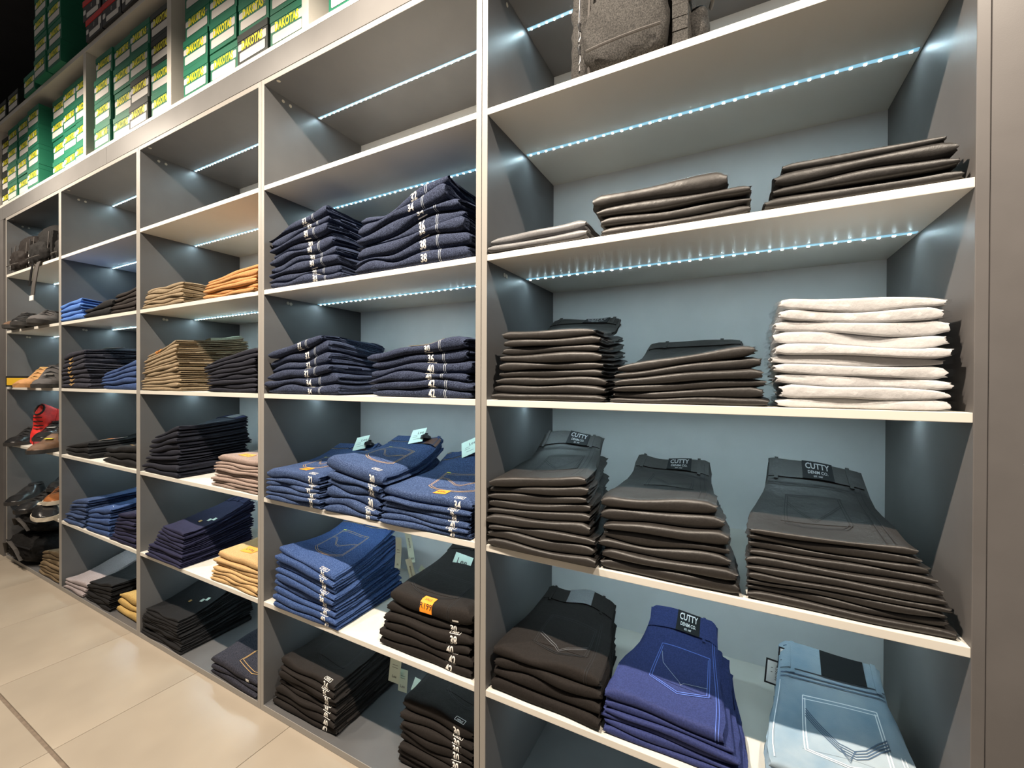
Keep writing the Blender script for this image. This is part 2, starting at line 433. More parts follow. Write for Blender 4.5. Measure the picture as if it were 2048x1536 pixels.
ORD = ['', 'first', 'second', 'third', 'fourth', 'fifth', 'sixth', 'seventh', 'eighth', 'ninth', 'tenth', 'eleventh', 'twelfth', 'thirteenth']
def pos_word(i, n):
    """i counted from the bottom"""
    k = n-i
    if k == 1: return 'topmost'
    if i == 0: return 'bottom'
    if k <= (n+1)//2: return ORD[k]+' from top'
    return ORD[i+1]+' from bottom'
STK = {}
def stack(key, k, x0b, x1b, x0t, x1t, y0, hFL, hFR, hBL, hBR, n, mat, what, where, depth=.335, lean=.012, weights=None,
          top=None, name='folded_trousers', cat='trousers', nx=14, wig=.16, tau=.24, jx=.006, jy=.006, prof=(.2, 1.0), topmat=None, nose=1.15, bx=.72, tap=.05, tsh=0.0, lip=0.0):
    rng = random.Random(sum(ord(c)*(7**i) for i, c in enumerate(key))+5)
    z0 = ZS[k]+.0006
    w = np.array([rng.uniform(.82, 1.18) for _ in range(n)]) if weights is None else np.array(weights, float)
    cum = np.concatenate([[0], np.cumsum(w/w.sum())])
    xc0, xc1 = min(x0b, x0t), max(x1b, x1t)
    def H(x, y):
        a = np.clip((x-xc0)/(xc1-xc0), -.05, 1.05); f = np.clip(((y-y0)/depth-prof[0])/(1-prof[0]), 0, 1.15)**1.3
        return (hFL+(hFR-hFL)*a)*(1-f)+(hBL+(hBR-hBL)*a)*f
    tm = (hFL+hFR)/2/n
    ns = [Noise(rng, 9, 34) for _ in range(n+1)]; nl = Noise(rng, 6, 16, 3)
    def bound(i):
        if i == 0: return lambda x, y: z0+0*x+0*y
        A = wig*tm*(1.0 if i < n else 1.3)
        return lambda x, y: z0+H(x, y)*cum[i]+A*ns[i](x, y)+.10*tm*nl(x, y)*cum[i]*2
    B = [bound(i) for i in range(n+1)]
    G = []
    for i in range(n):
        c = (cum[i]+cum[i+1])/2; g = Garment(); g.rng = rng
        g.x0 = x0b+(x0t-x0b)*c+rng.uniform(-jx, jx)*(i > 0); g.x1 = x1b+(x1t-x1b)*c+rng.uniform(-jx, jx)*(i > 0)
        g.y0 = y0+lean*c+rng.uniform(-jy, jy); g.depth = depth-lean*c+rng.uniform(-.012, .008)
        if top and i == n-1:
            for kk, vv in top.items(): setattr(g, kk, vv)
        g.lo = (lambda b: (lambda x, y: b(x, y)+.0005))(B[i]); g.hi = B[i+1]
        if lip and i == n-1:
            lp = (lambda y: lip*np.clip(((y-y0)/depth-.66)/.34, 0, 1.15)**1.5)
            g.lo = (lambda b: (lambda x, y: b(x, y)+.0005+lp(y)))(B[i]); g.hi = (lambda b: (lambda x, y: b(x, y)+lp(y)))(B[i+1])
        g.t = (hFL+hFR)/2*(cum[i+1]-cum[i]); g.r = g.t/2*nose
        g.ny = Noise(rng, 10, 40); g.nr = Noise(rng, 1, 9); g.ya = .0028; g.skew = rng.uniform(-.02, .02)
        g.bx = bx; g.tap = tap*rng.uniform(.8, 1.2); g.tshift = tsh; g.endsq = .38; g.droop = rng.uniform(.0, .18); g.tau = tau
        g.org = np.array(((g.x0+g.x1)/2, g.y0+g.depth/2, z0+H((g.x0+g.x1)/2, g.y0)*cum[i]))
        mt = topmat if (topmat and i == n-1) else mat
        make_garment(g, name, M[mt], nx=nx, quality=1 if n-i < 99 else 0)
        tag(g.obj, f'{pos_word(i, n)} {what} in the {where}', cat, f'{what} in the {where}')
        G.append(g)
    STK[key] = G
    return G

# ---- nearest bay
T_ = 'folded_trousers'; J_ = 'folded_jeans'
stack('5a', 4, -.600, -.318, -.600, -.34, -.002, .044, .057, .055, .062, 2, 'coated_grey', 'slate-grey coated trousers', 'flat pair left of the rolled black trousers', nx=18, lean=.004, nose=1.5)
stack('5b', 4, -.289, .022, -.302, .028, .006, .112, .108, .116, .112, 4, 'coated', 'glossy black-brown trousers', 'pile with a rolled top piece', weights=[1, 1, 1, 1.9], top=dict(x0=-.312, x1=-.02), nx=18, nose=1.5)
stack('5c', 4, .046, .345, .082, .328, .004, .084, .097, .09, .10, 4, 'coated_dark', 'dark coated trousers', 'four-piece pile high above the white packets', nx=20, nose=1.5)
stack('5d', 3, -.593, -.278, -.557, -.30, .004, .186, .183, 0.220, 0.224, 9, 'coated', 'coated black trousers', 'tall pile on the white packets\' shelf', nx=18, tap=0.12, tsh=0.000, lip=0.028)
stack('5e', 3, -.268, .060, -.246, .033, .006, .088, .132, .146, .152, 6, 'coated', 'coated black trousers', 'low pile touching the white packets', nx=18, tap=0.14, tsh=0.000, lip=0.020)
stack('5g', 2, -.597, -.292, -.597, -.33, -.008, .182, .222, 0.260, 0.246, 9, 'coated', 'coated black trousers', 'left pile of the big three-pile shelf', nx=18, tap=0.26, tsh=0.000, depth=.305, lip=0.036)
stack('5h', 2, -.284, .012, -.285, -.036, .002, .172, .184, 0.192, 0.186, 7, 'coated', 'coated black trousers', 'middle pile of the big three-pile shelf', nx=18, tap=0.26, tsh=0.010, depth=.305, lip=0.042)
stack('5i', 2, .026, .346, .022, .292, .012, .144, .152, 0.216, 0.190, 10, 'coated', 'coated black trousers', 'right pile of the big three-pile shelf', nx=20, tap=0.30, tsh=0.055, depth=.305, lip=0.038)
stack('5j', 1, -.598, -.288, -.583, -.297, .004, .123, .130, 0.150, 0.152, 4, 'denim_black', 'matte black jeans', 'thick pile beside the royal blue jeans', name=J_, cat='jeans', nx=18, tap=0.24, tsh=0.020, depth=.305, lip=0.030)
stack('5k', 1, -.278, .03, -.280, -.022, .012, .106, .094, 0.174, 0.144, 6, 'royal', 'royal blue jeans', 'pile between black and faded jeans', name=J_, cat='jeans', nx=18, weights=[1, 1, .8, .8, 1, 1.6], tap=0.30, tsh=0.055, depth=.305, lip=0.034)
stack('5l', 1, .060, .335, .067, .318, .014, .080, .076, 0.144, 0.140, 3, 'lightjean', 'faded light blue jeans', 'pile at the bottom right corner', name=J_, cat='jeans', nx=20, tap=0.22, tsh=0.045, depth=.305, lip=0.034)
# ---- jeans bay
stack('4a', 4, -1.569, -1.18, -1.583, -1.282, .002, .208, .276, .235, .27, 9, 'denim_dark', 'dark indigo jeans', 'upper left pile of the jeans bay', name=J_, cat='jeans', wig=.36, jx=.02, jy=.012, bx=.85, nose=1.3)
stack('4b', 4, -1.112, -.665, -1.120, -.755, .004, .183, .279, .20, .27, 7, 'denim_dark', 'dark indigo jeans', 'upper right pile of the jeans bay', name=J_, cat='jeans', wig=.36, jx=.02, jy=.012, bx=.85, nose=1.3)
stack('4c', 3, -1.590, -1.19, -1.580, -1.299, .003, .165, .236, .16, .20, 6, 'denim_dark', 'dark indigo jeans', 'left eye-level pile, jeans bay', name=J_, cat='jeans', wig=.24, jx=.014, jy=.010, bx=.8, nose=1.2)
stack('4d', 3, -1.045, -.662, -1.062, -.69, .003, .143, .178, .17, .19, 6, 'denim_dark', 'dark indigo jeans', 'right eye-level pile, jeans bay', name=J_, cat='jeans', wig=.26, jx=.014, jy=.010, bx=.8, nose=1.2)
stack('4e', 2, -1.575, -1.272, -1.580, -1.289, -.018, .116, .116, .15, .185, 6, 'denim_mid', 'mid blue jeans', 'left of three mid blue piles', name=J_, cat='jeans', wig=.24, weights=[1, 1, 1, 1, .7, 1.8], lip=0.020)
stack('4f', 2, -1.258, -1.012, -1.249, -.99, -.002, .188, .155, .205, .212, 6, 'denim_mid', 'mid blue jeans', 'middle of three mid blue piles', name=J_, cat='jeans', wig=.24, weights=[.8, .9, 1.2, 1, .9, 2], lip=0.022)
stack('4g', 2, -.998, -.662, -.990, -.665, -.006, .112, .112, .155, .20, 6, 'denim_mid', 'mid blue jeans', 'right of three mid blue piles', name=J_, cat='jeans', wig=.2, weights=[1, .8, 1, 1, .9, 1.8], lip=0.020)
stack('4h', 1, -1.534, -1.19, -1.530, -1.233, -.006, .225, .166, .235, .245, 9, 'denim_blue', 'bright blue jeans', 'tall pile above the floor-level black jeans', name=J_, cat='jeans', wig=.2, lip=0.020)
stack('4i', 1, -1.018, -.662, -.977, -.668, .012, .183, .188, .20, .215, 6, 'denim_black', 'brown-black jeans', 'pile with the orange sale sticker', name=J_, cat='jeans', wig=.16, weights=[1, 1, 1, 1, 1, 1.7], lip=0.030)
stack('4j', 0, -1.580, -1.236, -1.530, -1.244, .018, .190, .175, .20, .205, 8, 'denim_black', 'brown-black jeans', 'left floor-level pile, jeans bay', name=J_, cat='jeans', wig=.2)
stack('4k', 0, -.974, -.675, -.956, -.69, .05, .215, .218, .235, .24, 8, 'denim_black', 'brown-black jeans', 'right floor-level pile, jeans bay', name=J_, cat='jeans', wig=.2, weights=[1, 1, 1, 1, 1, 1, 1, 1.8])
# ---- khaki bay
stack('3a', 4, -2.595, -2.19, -2.560, -2.237, .0, .095, .104, .09, .10, 6, 'khaki', 'khaki trousers', 'small upper pile beside orange tan trousers', wig=.25)
stack('3b', 4, -2.041, -1.66, -2.020, -1.66, .0, .083, .115, .10, .12, 6, 'tan_orange', 'orange tan trousers', 'small pile beside the khaki trousers', wig=.2)
stack('3c', 3, -2.588, -2.225, -2.571, -2.294, .0, .170, .252, .26, .285, 13, 'khaki', 'khaki trousers', 'tall pile of thirteen')
stack('3d', 3, -2.0, -1.66, -2.045, -1.67, .0, .125, .185, .15, .20, 9, 'navyblack', 'black trousers', 'pile beside the tall khaki pile')
stack('3e', 2, -2.590, -2.25, -2.490, -2.272, .0, .166, .242, .245, .27, 9, 'navyblack', 'navy-black jeans', 'pile beside the taupe trousers', name=J_, cat='jeans')
stack('3f', 2, -1.992, -1.66, -1.970, -1.66, .008, .125, .134, .15, .16, 9, 'taupe', 'taupe trousers', 'pile with an orange price sticker', weights=[1, 1, 1, 1, 1, 1, 1, 1, 2])
stack('3g', 1, -2.543, -2.21, -2.400, -2.222, -.006, .175, .152, .22, .24, 10, 'navy', 'navy trousers', 'pile beside the sand trousers')
stack('3h', 1, -1.985, -1.66, -1.966, -1.665, .008, .121, .124, .15, .16, 7, 'tan', 'sand coloured trousers', 'pile on the lowest pale shelf', weights=[1, 1, 1, 1, 1, 1, 2])
stack('3i', 0, -2.600, -2.225, -2.585, -2.29, .004, .120, .135, .20, .22, 11, 'black', 'black trousers', 'wide floor-level pile next to raw denim')
stack('3j', 0, -1.985, -1.66, -1.979, -1.66, .002, .071, .073, .12, .13, 3, 'denim_raw', 'raw denim jeans', 'low floor-level pile of three', name=J_, cat='jeans', weights=[1, 1, 1.5])
# ---- second bay
Q = dict(nx=9)
stack('2a', 4, -3.600, -3.285, -3.600, -3.313, -.01, .104, .122, .10, .11, 4, 'skyblue', 'sky blue trousers', 'small upper pile of the second bay', **Q)
stack('2b', 4, -3.275, -2.95, -3.268, -2.955, .0, .057, .088, .06, .08, 2, 'black', 'black trousers', 'pair beside the sky blue pile', **Q)
stack('2c', 4, -2.930, -2.66, -2.923, -2.66, .0, .10, .129, .10, .12, 5, 'brownblack', 'brown-black trousers', 'small upper pile of the second bay', **Q)
stack('2d', 3, -3.597, -3.2, -3.597, -3.313, -.004, .195, .248, .24, .26, 8, 'denim_raw', 'dark raw jeans', 'tall pile under a bright paper tag', name=J_, cat='jeans', **Q)
stack('2e', 3, -3.033, -2.66, -3.045, -2.66, .0, .084, .152, .10, .15, 5, 'denim_blue', 'blue jeans', 'short pile beside the dark raw jeans', name=J_, cat='jeans', **Q)
stack('2f', 2, -3.560, -3.237, -3.595, -3.289, .01, .05, .10, .09, .12, 3, 'black', 'black jeans', 'left black trio of the second bay', name=J_, cat='jeans', **Q)
stack('2g', 2, -3.071, -2.68, -3.07, -2.69, .01, .077, .115, .09, .12, 3, 'black', 'black jeans', 'right black trio of the second bay', name=J_, cat='jeans', **Q)
stack('2h', 1, -3.597, -3.31, -3.476, -3.285, .004, .123, .16, .15, .17, 7, 'denim_mid', 'slim blue jeans', 'leaning pile at the second bay\'s left', name=J_, cat='jeans', **Q)
stack('2i', 1, -3.270, -2.985, -3.262, -2.98, .004, .108, .165, .16, .20, 5, 'denim_blue', 'vivid blue jeans', 'middle pile of the second bay', name=J_, cat='jeans', **Q)
stack('2j', 1, -2.960, -2.66, -2.862, -2.67, -.002, .133, .19, .16, .20, 8, 'navy', 'dark navy jeans', 'pile beside the vivid blue jeans', name=J_, cat='jeans', **Q)
stack('2k', 0, -3.582, -3.314, -3.58, -3.305, .002, .054, .08, .14, .20, 3, 'lilacgrey', 'lilac-grey trousers', 'floor-level pile at the second bay\'s left', **Q)
stack('2l', 0, -3.293, -2.98, -3.262, -2.972, .006, .10, .14, .16, .20, 7, 'black', 'black trousers', 'floor-level pile beside the mustard trousers', **Q)
stack('2m', 0, -2.955, -2.665, -2.945, -2.67, .03, .10, .115, .13, .14, 3, 'mustard', 'mustard trousers', 'floor-level trio of the second bay', **Q)
stack('1a', 0, -4.000, -3.66, -3.954, -3.66, .0, .142, .18, .15, .18, 7, 'olive', 'olive brown trousers', 'crumpled floor-level pile next to black bags', wig=.3, **Q)

# ---- white shirts in clear bags
WG = stack('5f', 3, .074, .330, .073, .322, .008, .222, .204, .215, .20, 10, 'white_shirt', 'white shirt in clear plastic', 'packet pile at the eye-level right', name='bagged_shirt', cat='packaged shirt', nx=18, jx=.008, jy=.008, wig=.2, depth=.30, nose=.7, bx=.5)
for i, g in enumerate(WG):
    rng = random.Random(100+i); q = 12
    fr = np.linspace(-.04, 1.04, 26); w = g.x1-g.x0
    K = 22; ang = np.linspace(-1, 1, K); lim = g.r+.16
    verts = []; faces = []
    nz = Noise(rng, 20, 60, 4); nz2 = Noise(rng, 10, 45, 3)
    for f in fr:
        x = g.x0+f*w; xc = min(max(x, g.x0+.002), g.x1-.002)
        out = max(0, g.x0-x, x-g.x1)
        s_ = ang*lim
        P = g.S(np.full(K, xc), s_, .0016+.0010*abs(nz(x, 0)))
        if out > 0:
            zc = P[:, 2].mean(); k = math.exp(-out/.012)
            P[:, 2] = zc+(P[:, 2]-zc)*(.25+.75*k)+.003*nz2(x, s_)*(1-k)
            P[:, 0] = x+.005*nz2(s_, x)*(1-k)
        lo = g.lo(P[:, 0]*0+xc, P[:, 1])-.0002
        P[:, 2] = np.maximum(P[:, 2], ZS[3]+.0012)
        verts += (P-g.org).tolist()
    for a in range(len(fr)-1):
        for b in range(K-1):
            faces.append((a*K+b, a*K+b+1, (a+1)*K+b+1, (a+1)*K+b))
    link('plastic_sleeve', mesh('plastic_sleeve', verts, faces, True, 60), M['film'], g.obj)

# ------------------------------------------------------------------ prints, stickers, stitching and tags on the garments
def qarc(g): return math.pi/2*(g.t/2+g.r)/2
def xf(g, f): return g.x0+(g.x1-g.x0)*f
def size_strip(g, num, f, sc=1.0, mat='white_ink'):
    q = qarc(g); h = min(.022, q*1.05)*sc; x = xf(g, f)
    it = [place2d(text2d(str(num), .15, .03), x, -q*.10, h, 0, .85)]
    bw, bh, c = .034*sc, .011*sc, q*.88
    for r in ((x, c+bh/2, bw, .0014), (x, c-bh/2, bw, .0014)): it.append(rect2d(*r))
    for sgn in (-1, 1): it.append(rect2d(x+sgn*bw/2, c, .0014, bh, 1, 3))
    it.append(place2d(text2d('MENS', .25), x, c, bh*.55))
    it.append(rect2d(x, -q*.78, bw*.95, .0035, 1, 2))
    g.decal('size_strip', join2d(it), M[mat], off=.0009)['label'] = 'printed size strip on the fold'
def seam(g, f, mat, s1=.03, gap=.006, w=.0016):
    q = qarc(g); x = xf(g, f)
    g.decal('seam_stitching', join2d([ribbon2d([(x-gap/2, -q*.95), (x-gap/2, q+s1)], w, .003), ribbon2d([(x+gap/2, -q*.95), (x+gap/2, q+s1)], w, .003)]), M[mat], off=.0007)
def pocket(g, f0, f1, s0, s1, mat, style='round', w=.0017):
    x0, x1 = xf(g, f0), xf(g, f1); q = qarc(g); a, b = q+s0, q+s1; W_ = x1-x0; it = []
    def pg(d):
        if style == 'round':
            P = [(x0+d, b-d)]
            for t in np.linspace(0, 1, 9): P.append((x0+d+(W_-2*d)*t, a+d+.030*(abs(2*t-1)**2.4)))
            P.append((x1-d, b-d)); return P
        if style == 'point':
            return [(x0+d, b-d), (x0+.006+d, a+.022+d*.5), ((x0+x1)/2, a+d), (x1-.006-d, a+.022+d*.5), (x1-d, b-d)]
        return [(x0+d, b-d), (x0+.010+d, a+.012+d), (x0+.3*W_, a+d), (x1-.014-d, a+.005+d), (x1-d, a+.03), (x1-.004-d, b-d)]
    it.append(ribbon2d(pg(0), w)); it.append(ribbon2d(pg(.0055), w)); it.append(ribbon2d([(x0, b), (x1, b)], w)); it.append(ribbon2d([(x0, b-.008), (x1, b-.008)], w*.8))
    o = g.decal('pocket_stitching', join2d(it), M[mat], off=.0018)
    n = 8; V = []; F = []
    P = pg(-.002); cx = (x0+x1)/2
    # raised pocket cloth
    vf = rect2d((x0+x1)/2, (a+.024+b)/2, W_-.002, b-a-.024, 8, 6)
    g.decal('back_pocket', vf, g.obj.data.materials[0], off=.0004, thick=.0010)
    return o
def arcs(g, pts, mat, w=.0017):
    q = qarc(g); it = [ribbon2d([(xf(g, f), q+s) for f, s in p], w) for p in pts]
    g.decal('decorative_stitching', join2d(it), M[mat], off=.0024)
def waistband(g, patch=None, loops=(.8,), cmat=None, h=.036, words=(), ink='grey_ink', lab=None, pm='leather_dark', f0=.02, f1=.98, inset=.0):
    q = qarc(g); top = q+g.depth-g.r-.004-inset; x0, x1 = xf(g, f0), xf(g, f1)
    bm = cmat or g.obj.data.materials[0]
    g.decal('waistband', rect2d((x0+x1)/2, top-h/2, x1-x0, h, 12, 3), bm, off=.0004, thick=.0030)
    for f in loops:
        g.decal('belt_loop', rect2d(xf(g, f), top-h/2-.002, .010, h+.012, 1, 4), bm, off=.0034, thick=.0020)
    if patch:
        pa, pb = xf(g, patch[0]), xf(g, patch[1]); pc = (pa+pb)/2; ph = h*1.08
        p = g.decal('waist_patch', rect2d(pc, top-h/2+.001, pb-pa, ph, 8, 3), M[pm], off=.0036, thick=.0016)
        if lab: p['label'] = lab
        it = []
        for (wd, dy, hh) in words:
            v, f = text2d(wd, .34, .02); ww = v[:, 0].max()-v[:, 0].min(); sc = hh*ph; sx = min(1.5, (pb-pa)*.80/(ww*sc)) if dy > 0 else 1.0
            it.append(place2d((v, f), pc, top-h/2+.001+dy*ph, sc, 0, sx))
        if it: g.decal('lettering', join2d(it), M[ink], parent=g.obj if True else p, off=.0056)
def sticker(g, f, s, w=.044, h=.036, rot=0, words=None, seed=1):
    q = qarc(g); vf = rect2d(0, 0, w, h, 4, 4); x = xf(g, f)
    st_ = g.decal('price_sticker', place2d(vf, x, s, 1, rot), M['orange'], off=.0012, thick=.0003); st_['label'] = 'orange price sticker'
    it = []
    if words:
        for wd, dy, hh in words: it.append(place2d(place2d(text2d(wd, .3), 0, dy, hh), x, s, 1, rot))
    else:
        rng = random.Random(seed)
        for k in range(4): it.append(place2d(rect2d(-w*.3+k*w*.19, rng.uniform(-.1, .1)*h, w*.10, rng.uniform(.12, .3)*h), x, s, 1, rot))
    g.decal('price_marking', join2d(it), M['black_ink'] if words else M['leather'], off=.0019)
def card(parent, g, c, right, up, w, h, lines=(), mat='tagcard', frame=None, name='hang_tag', curve=.0):
    c = Vector(c); r = Vector(right).normalized(); u = Vector(up); u = (u-r*u.dot(r)).normalized(); n = r.cross(u)
    org = Vector(g.org) if g is not None else Vector((0, 0, 0))
    V, F = rect2d(0, 0, w, h, 3, 6)
    def mp(v, off):
        return [tuple(c+r*a+u*b+n*(off+curve*(b/h)**2*h)-org) for a, b in v]
    n0 = len(V); P = mp(V, 0)+mp(V, .0007); F2 = [tuple(i+n0 for i in q) for q in F]+[tuple(q[::-1]) for q in F]
    o = link(name, mesh(name, P, F2), M[frame] if frame else M[mat], parent)
    if frame:
        V2, Fb = rect2d(0, 0, w*.82, h*.86, 3, 6); link('tag_face', mesh('tag_face', mp(V2, .0010), Fb), M[mat], o)
    it = []
    for (wd, x, y, hh, rot) in lines:
        if wd == '-': it.append(rect2d(x, y, hh, .0012))
        else: it.append(place2d(text2d(wd, None, 0), x, y, hh, rot))
    if it:
        v, f = join2d(it); link('lettering', mesh('lettering', mp(v, .0014), f), M['black_ink'], o)
    return o
def top(key, k=1): return STK[key][-k]

NUM = {'4a': [30]*6+[30, 32, 32], '4b': [38, 38, 36, 36, 34, 34, 32], '4c': [34, 34, 32, 32, 32, 32], '4d': [42, 42, 40, 40, 36, 30],
       '4e': [34, 34, 34, 32, 32, 32], '4f': [30, 30, 30, 28, 28, 30], '4g': [42, 40, 40, 38, 36, 34],
       '4h': [42, 40, 40, 40, 38, 38, 38, 36, 36], '4i': [42, 42, 40, 38, 30, None], '4j': [42, 40, 40, 38, 38, 36, 36, 34], '4k': [32, 32, 30, 30, 30, 30, 30, 30]}
POS = {'4a': .66, '4b': .64, '4c': .64, '4d': .64, '4e': .86, '4f': .84, '4g': .84, '4h': .84, '4i': .80, '4j': .86, '4k': .78}
for key, nums in NUM.items():
    rng = random.Random(len(key)*77+ord(key[1]))
    for g, nmb in zip(STK[key], nums):
        f = POS[key]+rng.uniform(-.02, .02)
        if nmb: size_strip(g, nmb, f)
        if key[1] in 'abcd': seam(g, f+.13, 'stitch_pale')
g = top('4i'); g.decal('size_strip', rect2d(xf(g, .82), -qarc(g)*.2, .022, .006, 2, 2), M['white_ink'])
# jeans bay details
for key, f0, f1, s0, s1 in (('4e', .30, .82, .045, .17), ('4f', .28, .80, .045, .19), ('4g', .35, .92, .035, .16), ('4h', .26, .78, .055, .22)):
    g = top(key); pocket(g, f0, f1, s0, s1, 'stitch_gold')
    fm = (f0+f1)/2; sm = (s0+s1)/2
    arcs(g, [[(f0+.01, sm+.03), (f0+.10, sm+.028), (fm-.02, sm-.012), (fm+.05, sm-.016), (f1-.08, sm+.022), (f1-.01, sm+.028)],
             [(f0+.01, sm+.024), (f0+.10, sm+.022), (fm-.02, sm-.018), (fm+.05, sm-.022), (f1-.08, sm+.016), (f1-.01, sm+.022)]], 'stitch_gold', .0013)
    g.decal('bar_tack', rect2d(xf(g, f0+.03), qarc(g)+s1, .016, .004, 2, 1), M['yellow_ink'], off=.003)
    waistband(g, None, (.5, .93), h=.038)
    arcs(g, [[(.03, g.depth-g.r-.045), (.97, g.depth-g.r-.045)], [(.03, g.depth-g.r-.008), (.97, g.depth-g.r-.008)]], 'stitch_gold')
g = top('4i'); pocket(g, .12, .72, .005, .13, 'stitch_dark'); waistband(g, None, (.4,), h=.038)
seam(g, .73, 'stitch_dark', .12)
g = top('4j'); pocket(g, .35, .85, .04, .19, 'stitch_dark'); waistband(g, None, (.4,))
g = top('4k'); pocket(g, .4, .95, .04, .18, 'stitch_dark'); waistband(g, None, (.4,))
for key in ('4a', '4b', '4c', '4d'): waistband(top(key), None, (.3, .7))
g = top('4f'); g.decal('waist_patch', rect2d(xf(g, .88), qarc(g)+g.depth-g.r-.03, .055, .035, 4, 3), M['leather'], off=.0042, thick=.0015)
for key, kk, f in (('4a', 1, .22), ('4a', 5, .45), ('4d', 1, .60)):
    g = top(key, kk); g.decal('card_label', rect2d(xf(g, f), qarc(g)+.012, .14, .020, 8, 3), M['kraft'], off=.003, thick=.001)['label'] = 'tan card strip'
sticker(top('4e'), .56, qarc(top('4e'))+.035, rot=-.1)
sticker(top('4g'), .60, qarc(top('4g'))+.022, rot=.05, seed=5)
sticker(top('4i'), .46, .016, .046, .052, -.03, words=(('SALE', .015, .009), ('R199', -.008, .016)))
# mint tags and black security tags on the middle row
for key, f, w in (('4e', .66, .062), ('4f', .58, .065), ('4g', .40, .070)):
    g = top(key); q = qarc(g); s = q+g.depth-g.r-.028; x = xf(g, f)
    p = g.S(np.array([x, x+.01, x]), np.array([s, s, s+.01]), .006)
    rr = Vector(p[1]-p[0]); uu = Vector(p[2]-p[0])
    uu = uu+Vector((0, 0, .006))
    card(g.obj, g, Vector(p[0])+Vector((0, 0, .014)), rr+uu*.25, uu, w, .072, (('Lee', .012, .014, .014, .0), ('-', -.01, .002, .018, 0), ('-', -.01, -.006, .022, 0), ('-', 0, -.018, .03, 0)))
    if key != '4g':
        x2 = xf(g, f+.16); p = g.S(np.array([x2]), np.array([s+.01]), .010)[0]-g.org
        b = MB(); b.tube([tuple(p+np.array((0, -.004, 0))), tuple(p+np.array((0, -.002, .009))), tuple(p+np.array((0, 0, .014)))], [.021, .019, .010], 16)
        b.tube([tuple(p+np.array((0, 0, .014))), tuple(p+np.array((0, .001, .02)))], .006, 10)
        b.build('security_tag', M['blackp'], g.obj, smooth=True)
# tag standing behind the sale jeans
g = top('4i'); card(g.obj, g, (-.858, .235, .612), (.93, .10, -.16), (.26, .55, .80), .070, .105, (('Lee', .0, .028, .020, 0), ('34', .016, 0, .012, 0), ('-', -.014, .004, .022, 0), ('-', -.012, -.002, .026, 0), ('-', 0, -.036, .045, 0), ('-', 0, -.041, .05, 0)))
# narrow tags dangling from the bright blue pile
for kk, c, rt, up, hh, t_ in ((2, (-1.126, .22, .628), (1, .1, 0), (0, .05, 1), .115, 0), (3, (-1.087, .24, .653), (.95, .1, .25), (-.25, .05, 1), .120, 1), (4, (-1.043, .20, .572), (.9, .1, .3), (-.35, .05, 1), .110, 1), (5, (-.980, .22, .559), (.55, 0, .75), (-.8, .1, .55), .110, 1)):
    g = top('4h', kk)
    card(g.obj, g, c, rt, up, .027, hh, (('Lee', .002, -hh*.36, .010, 0), ('EXTREME', .0, hh*.1, .006, math.pi/2)) if t_ else (('-', 0, .01, .012, 0), ('-', 0, .0, .014, 0), ('N', 0, -hh*.38, .007, 0)), curve=.12)
for kk, c, rt, up, w, hh in ((2, (-1.123, .20, .195), (1, .1, -.05), (.05, .1, 1), .050, .090), (3, (-1.102, .22, .150), (1, .1, 0), (0, .1, 1), .040, .080), (4, (-1.009, .22, .153), (.96, .05, -.12), (.12, .5, .8), .085, .040)):
    g = top('4j', kk); card(g.obj, g, c, rt, up, w, hh, (('Lee', 0, -hh*.25, .010, 0), ('-', 0, hh*.2, w*.5, 0), ('-', 0, hh*.1, w*.5, 0)))
# near bay details
CUT = (('CUTTY', .24, .34), ('DENIM CO.', -.12, .18), ('EST. 1987', -.36, .10))
for key, f0, f1, s0, s1, stl, pat in (('5g', .30, .82, .055, .185, 'point', (.46, .80)), ('5h', .30, .80, .075, .20, 'point', (.44, .76)), ('5i', .22, .72, .05, .195, 'x', (.38, .70))):
    g = top(key); pocket(g, f0, f1, s0, s1, 'stitch_dark', stl)
    fm = (f0+f1)/2
    arcs(g, [[(f0+.015, s1-.035), (fm-.03, s0+.040), (fm, s0+.028), (fm+.03, s0+.040), (f1-.015, s1-.035)], [(f0+.02, s1-.028), (fm-.03, s0+.047), (fm, s0+.035), (fm+.03, s0+.047), (f1-.02, s1-.028)]], 'stitch_dark', .0014)
    waistband(g, pat, (.86, .10), words=CUT, lab='black patch with grey raised lettering', h=.042)
    arcs(g, [[(.03, g.depth-g.r-.060), (.97, g.depth-g.r-.060)], [(.03, g.depth-g.r-.066), (.97, g.depth-g.r-.066)], [(.85, .0), (.88, s1+.06)], [(.90, .0), (.93, s1+.06)]], 'stitch_dark')
    g.decal('bar_tack', rect2d(xf(g, fm), qarc(g)+s1-.035, .010, .002, 1, 1), M['stitch_dark'], off=.0026)
waistband(top('5d'), (.52, .86), (.92, .12), words=CUT, lab='black patch with grey raised lettering', h=.042)
waistband(top('5e'), None, (.2, .8), h=.04)
g = top('5j'); pocket(g, .30, .84, .02, .165, 'stitch_dark', 'point'); waistband(g, (.36, .70), (.84, .12), pm='coated_grey', lab='plain dark grey patch', h=.042)
arcs(g, [[(.34, .075), (.52, .045), (.57, .030), (.62, .045), (.80, .075)], [(.34, .082), (.52, .052), (.57, .037), (.62, .052), (.80, .082)]], 'coated_grey', .0014); seam(g, .88, 'stitch_dark', .2)
g = top('5k'); pocket(g, .30, .90, .055, .190, 'stitch_blue', 'point'); waistband(g, (.42, .76), (.82,), words=CUT, ink='white_ink', lab='black patch with white lettering', h=.044)
arcs(g, [[(.34, .165), (.40, .13), (.60, .09), (.62, .082), (.64, .09), (.86, .10)]], 'stitch_pale', .0009); seam(g, .95, 'stitch_blue', .25)
g = top('5l'); pocket(g, .24, .86, .03, .185, 'stitch_white', 'point', .0022); waistband(g, (.42, .84), (.93, .14), lab='plain black patch', h=.042)
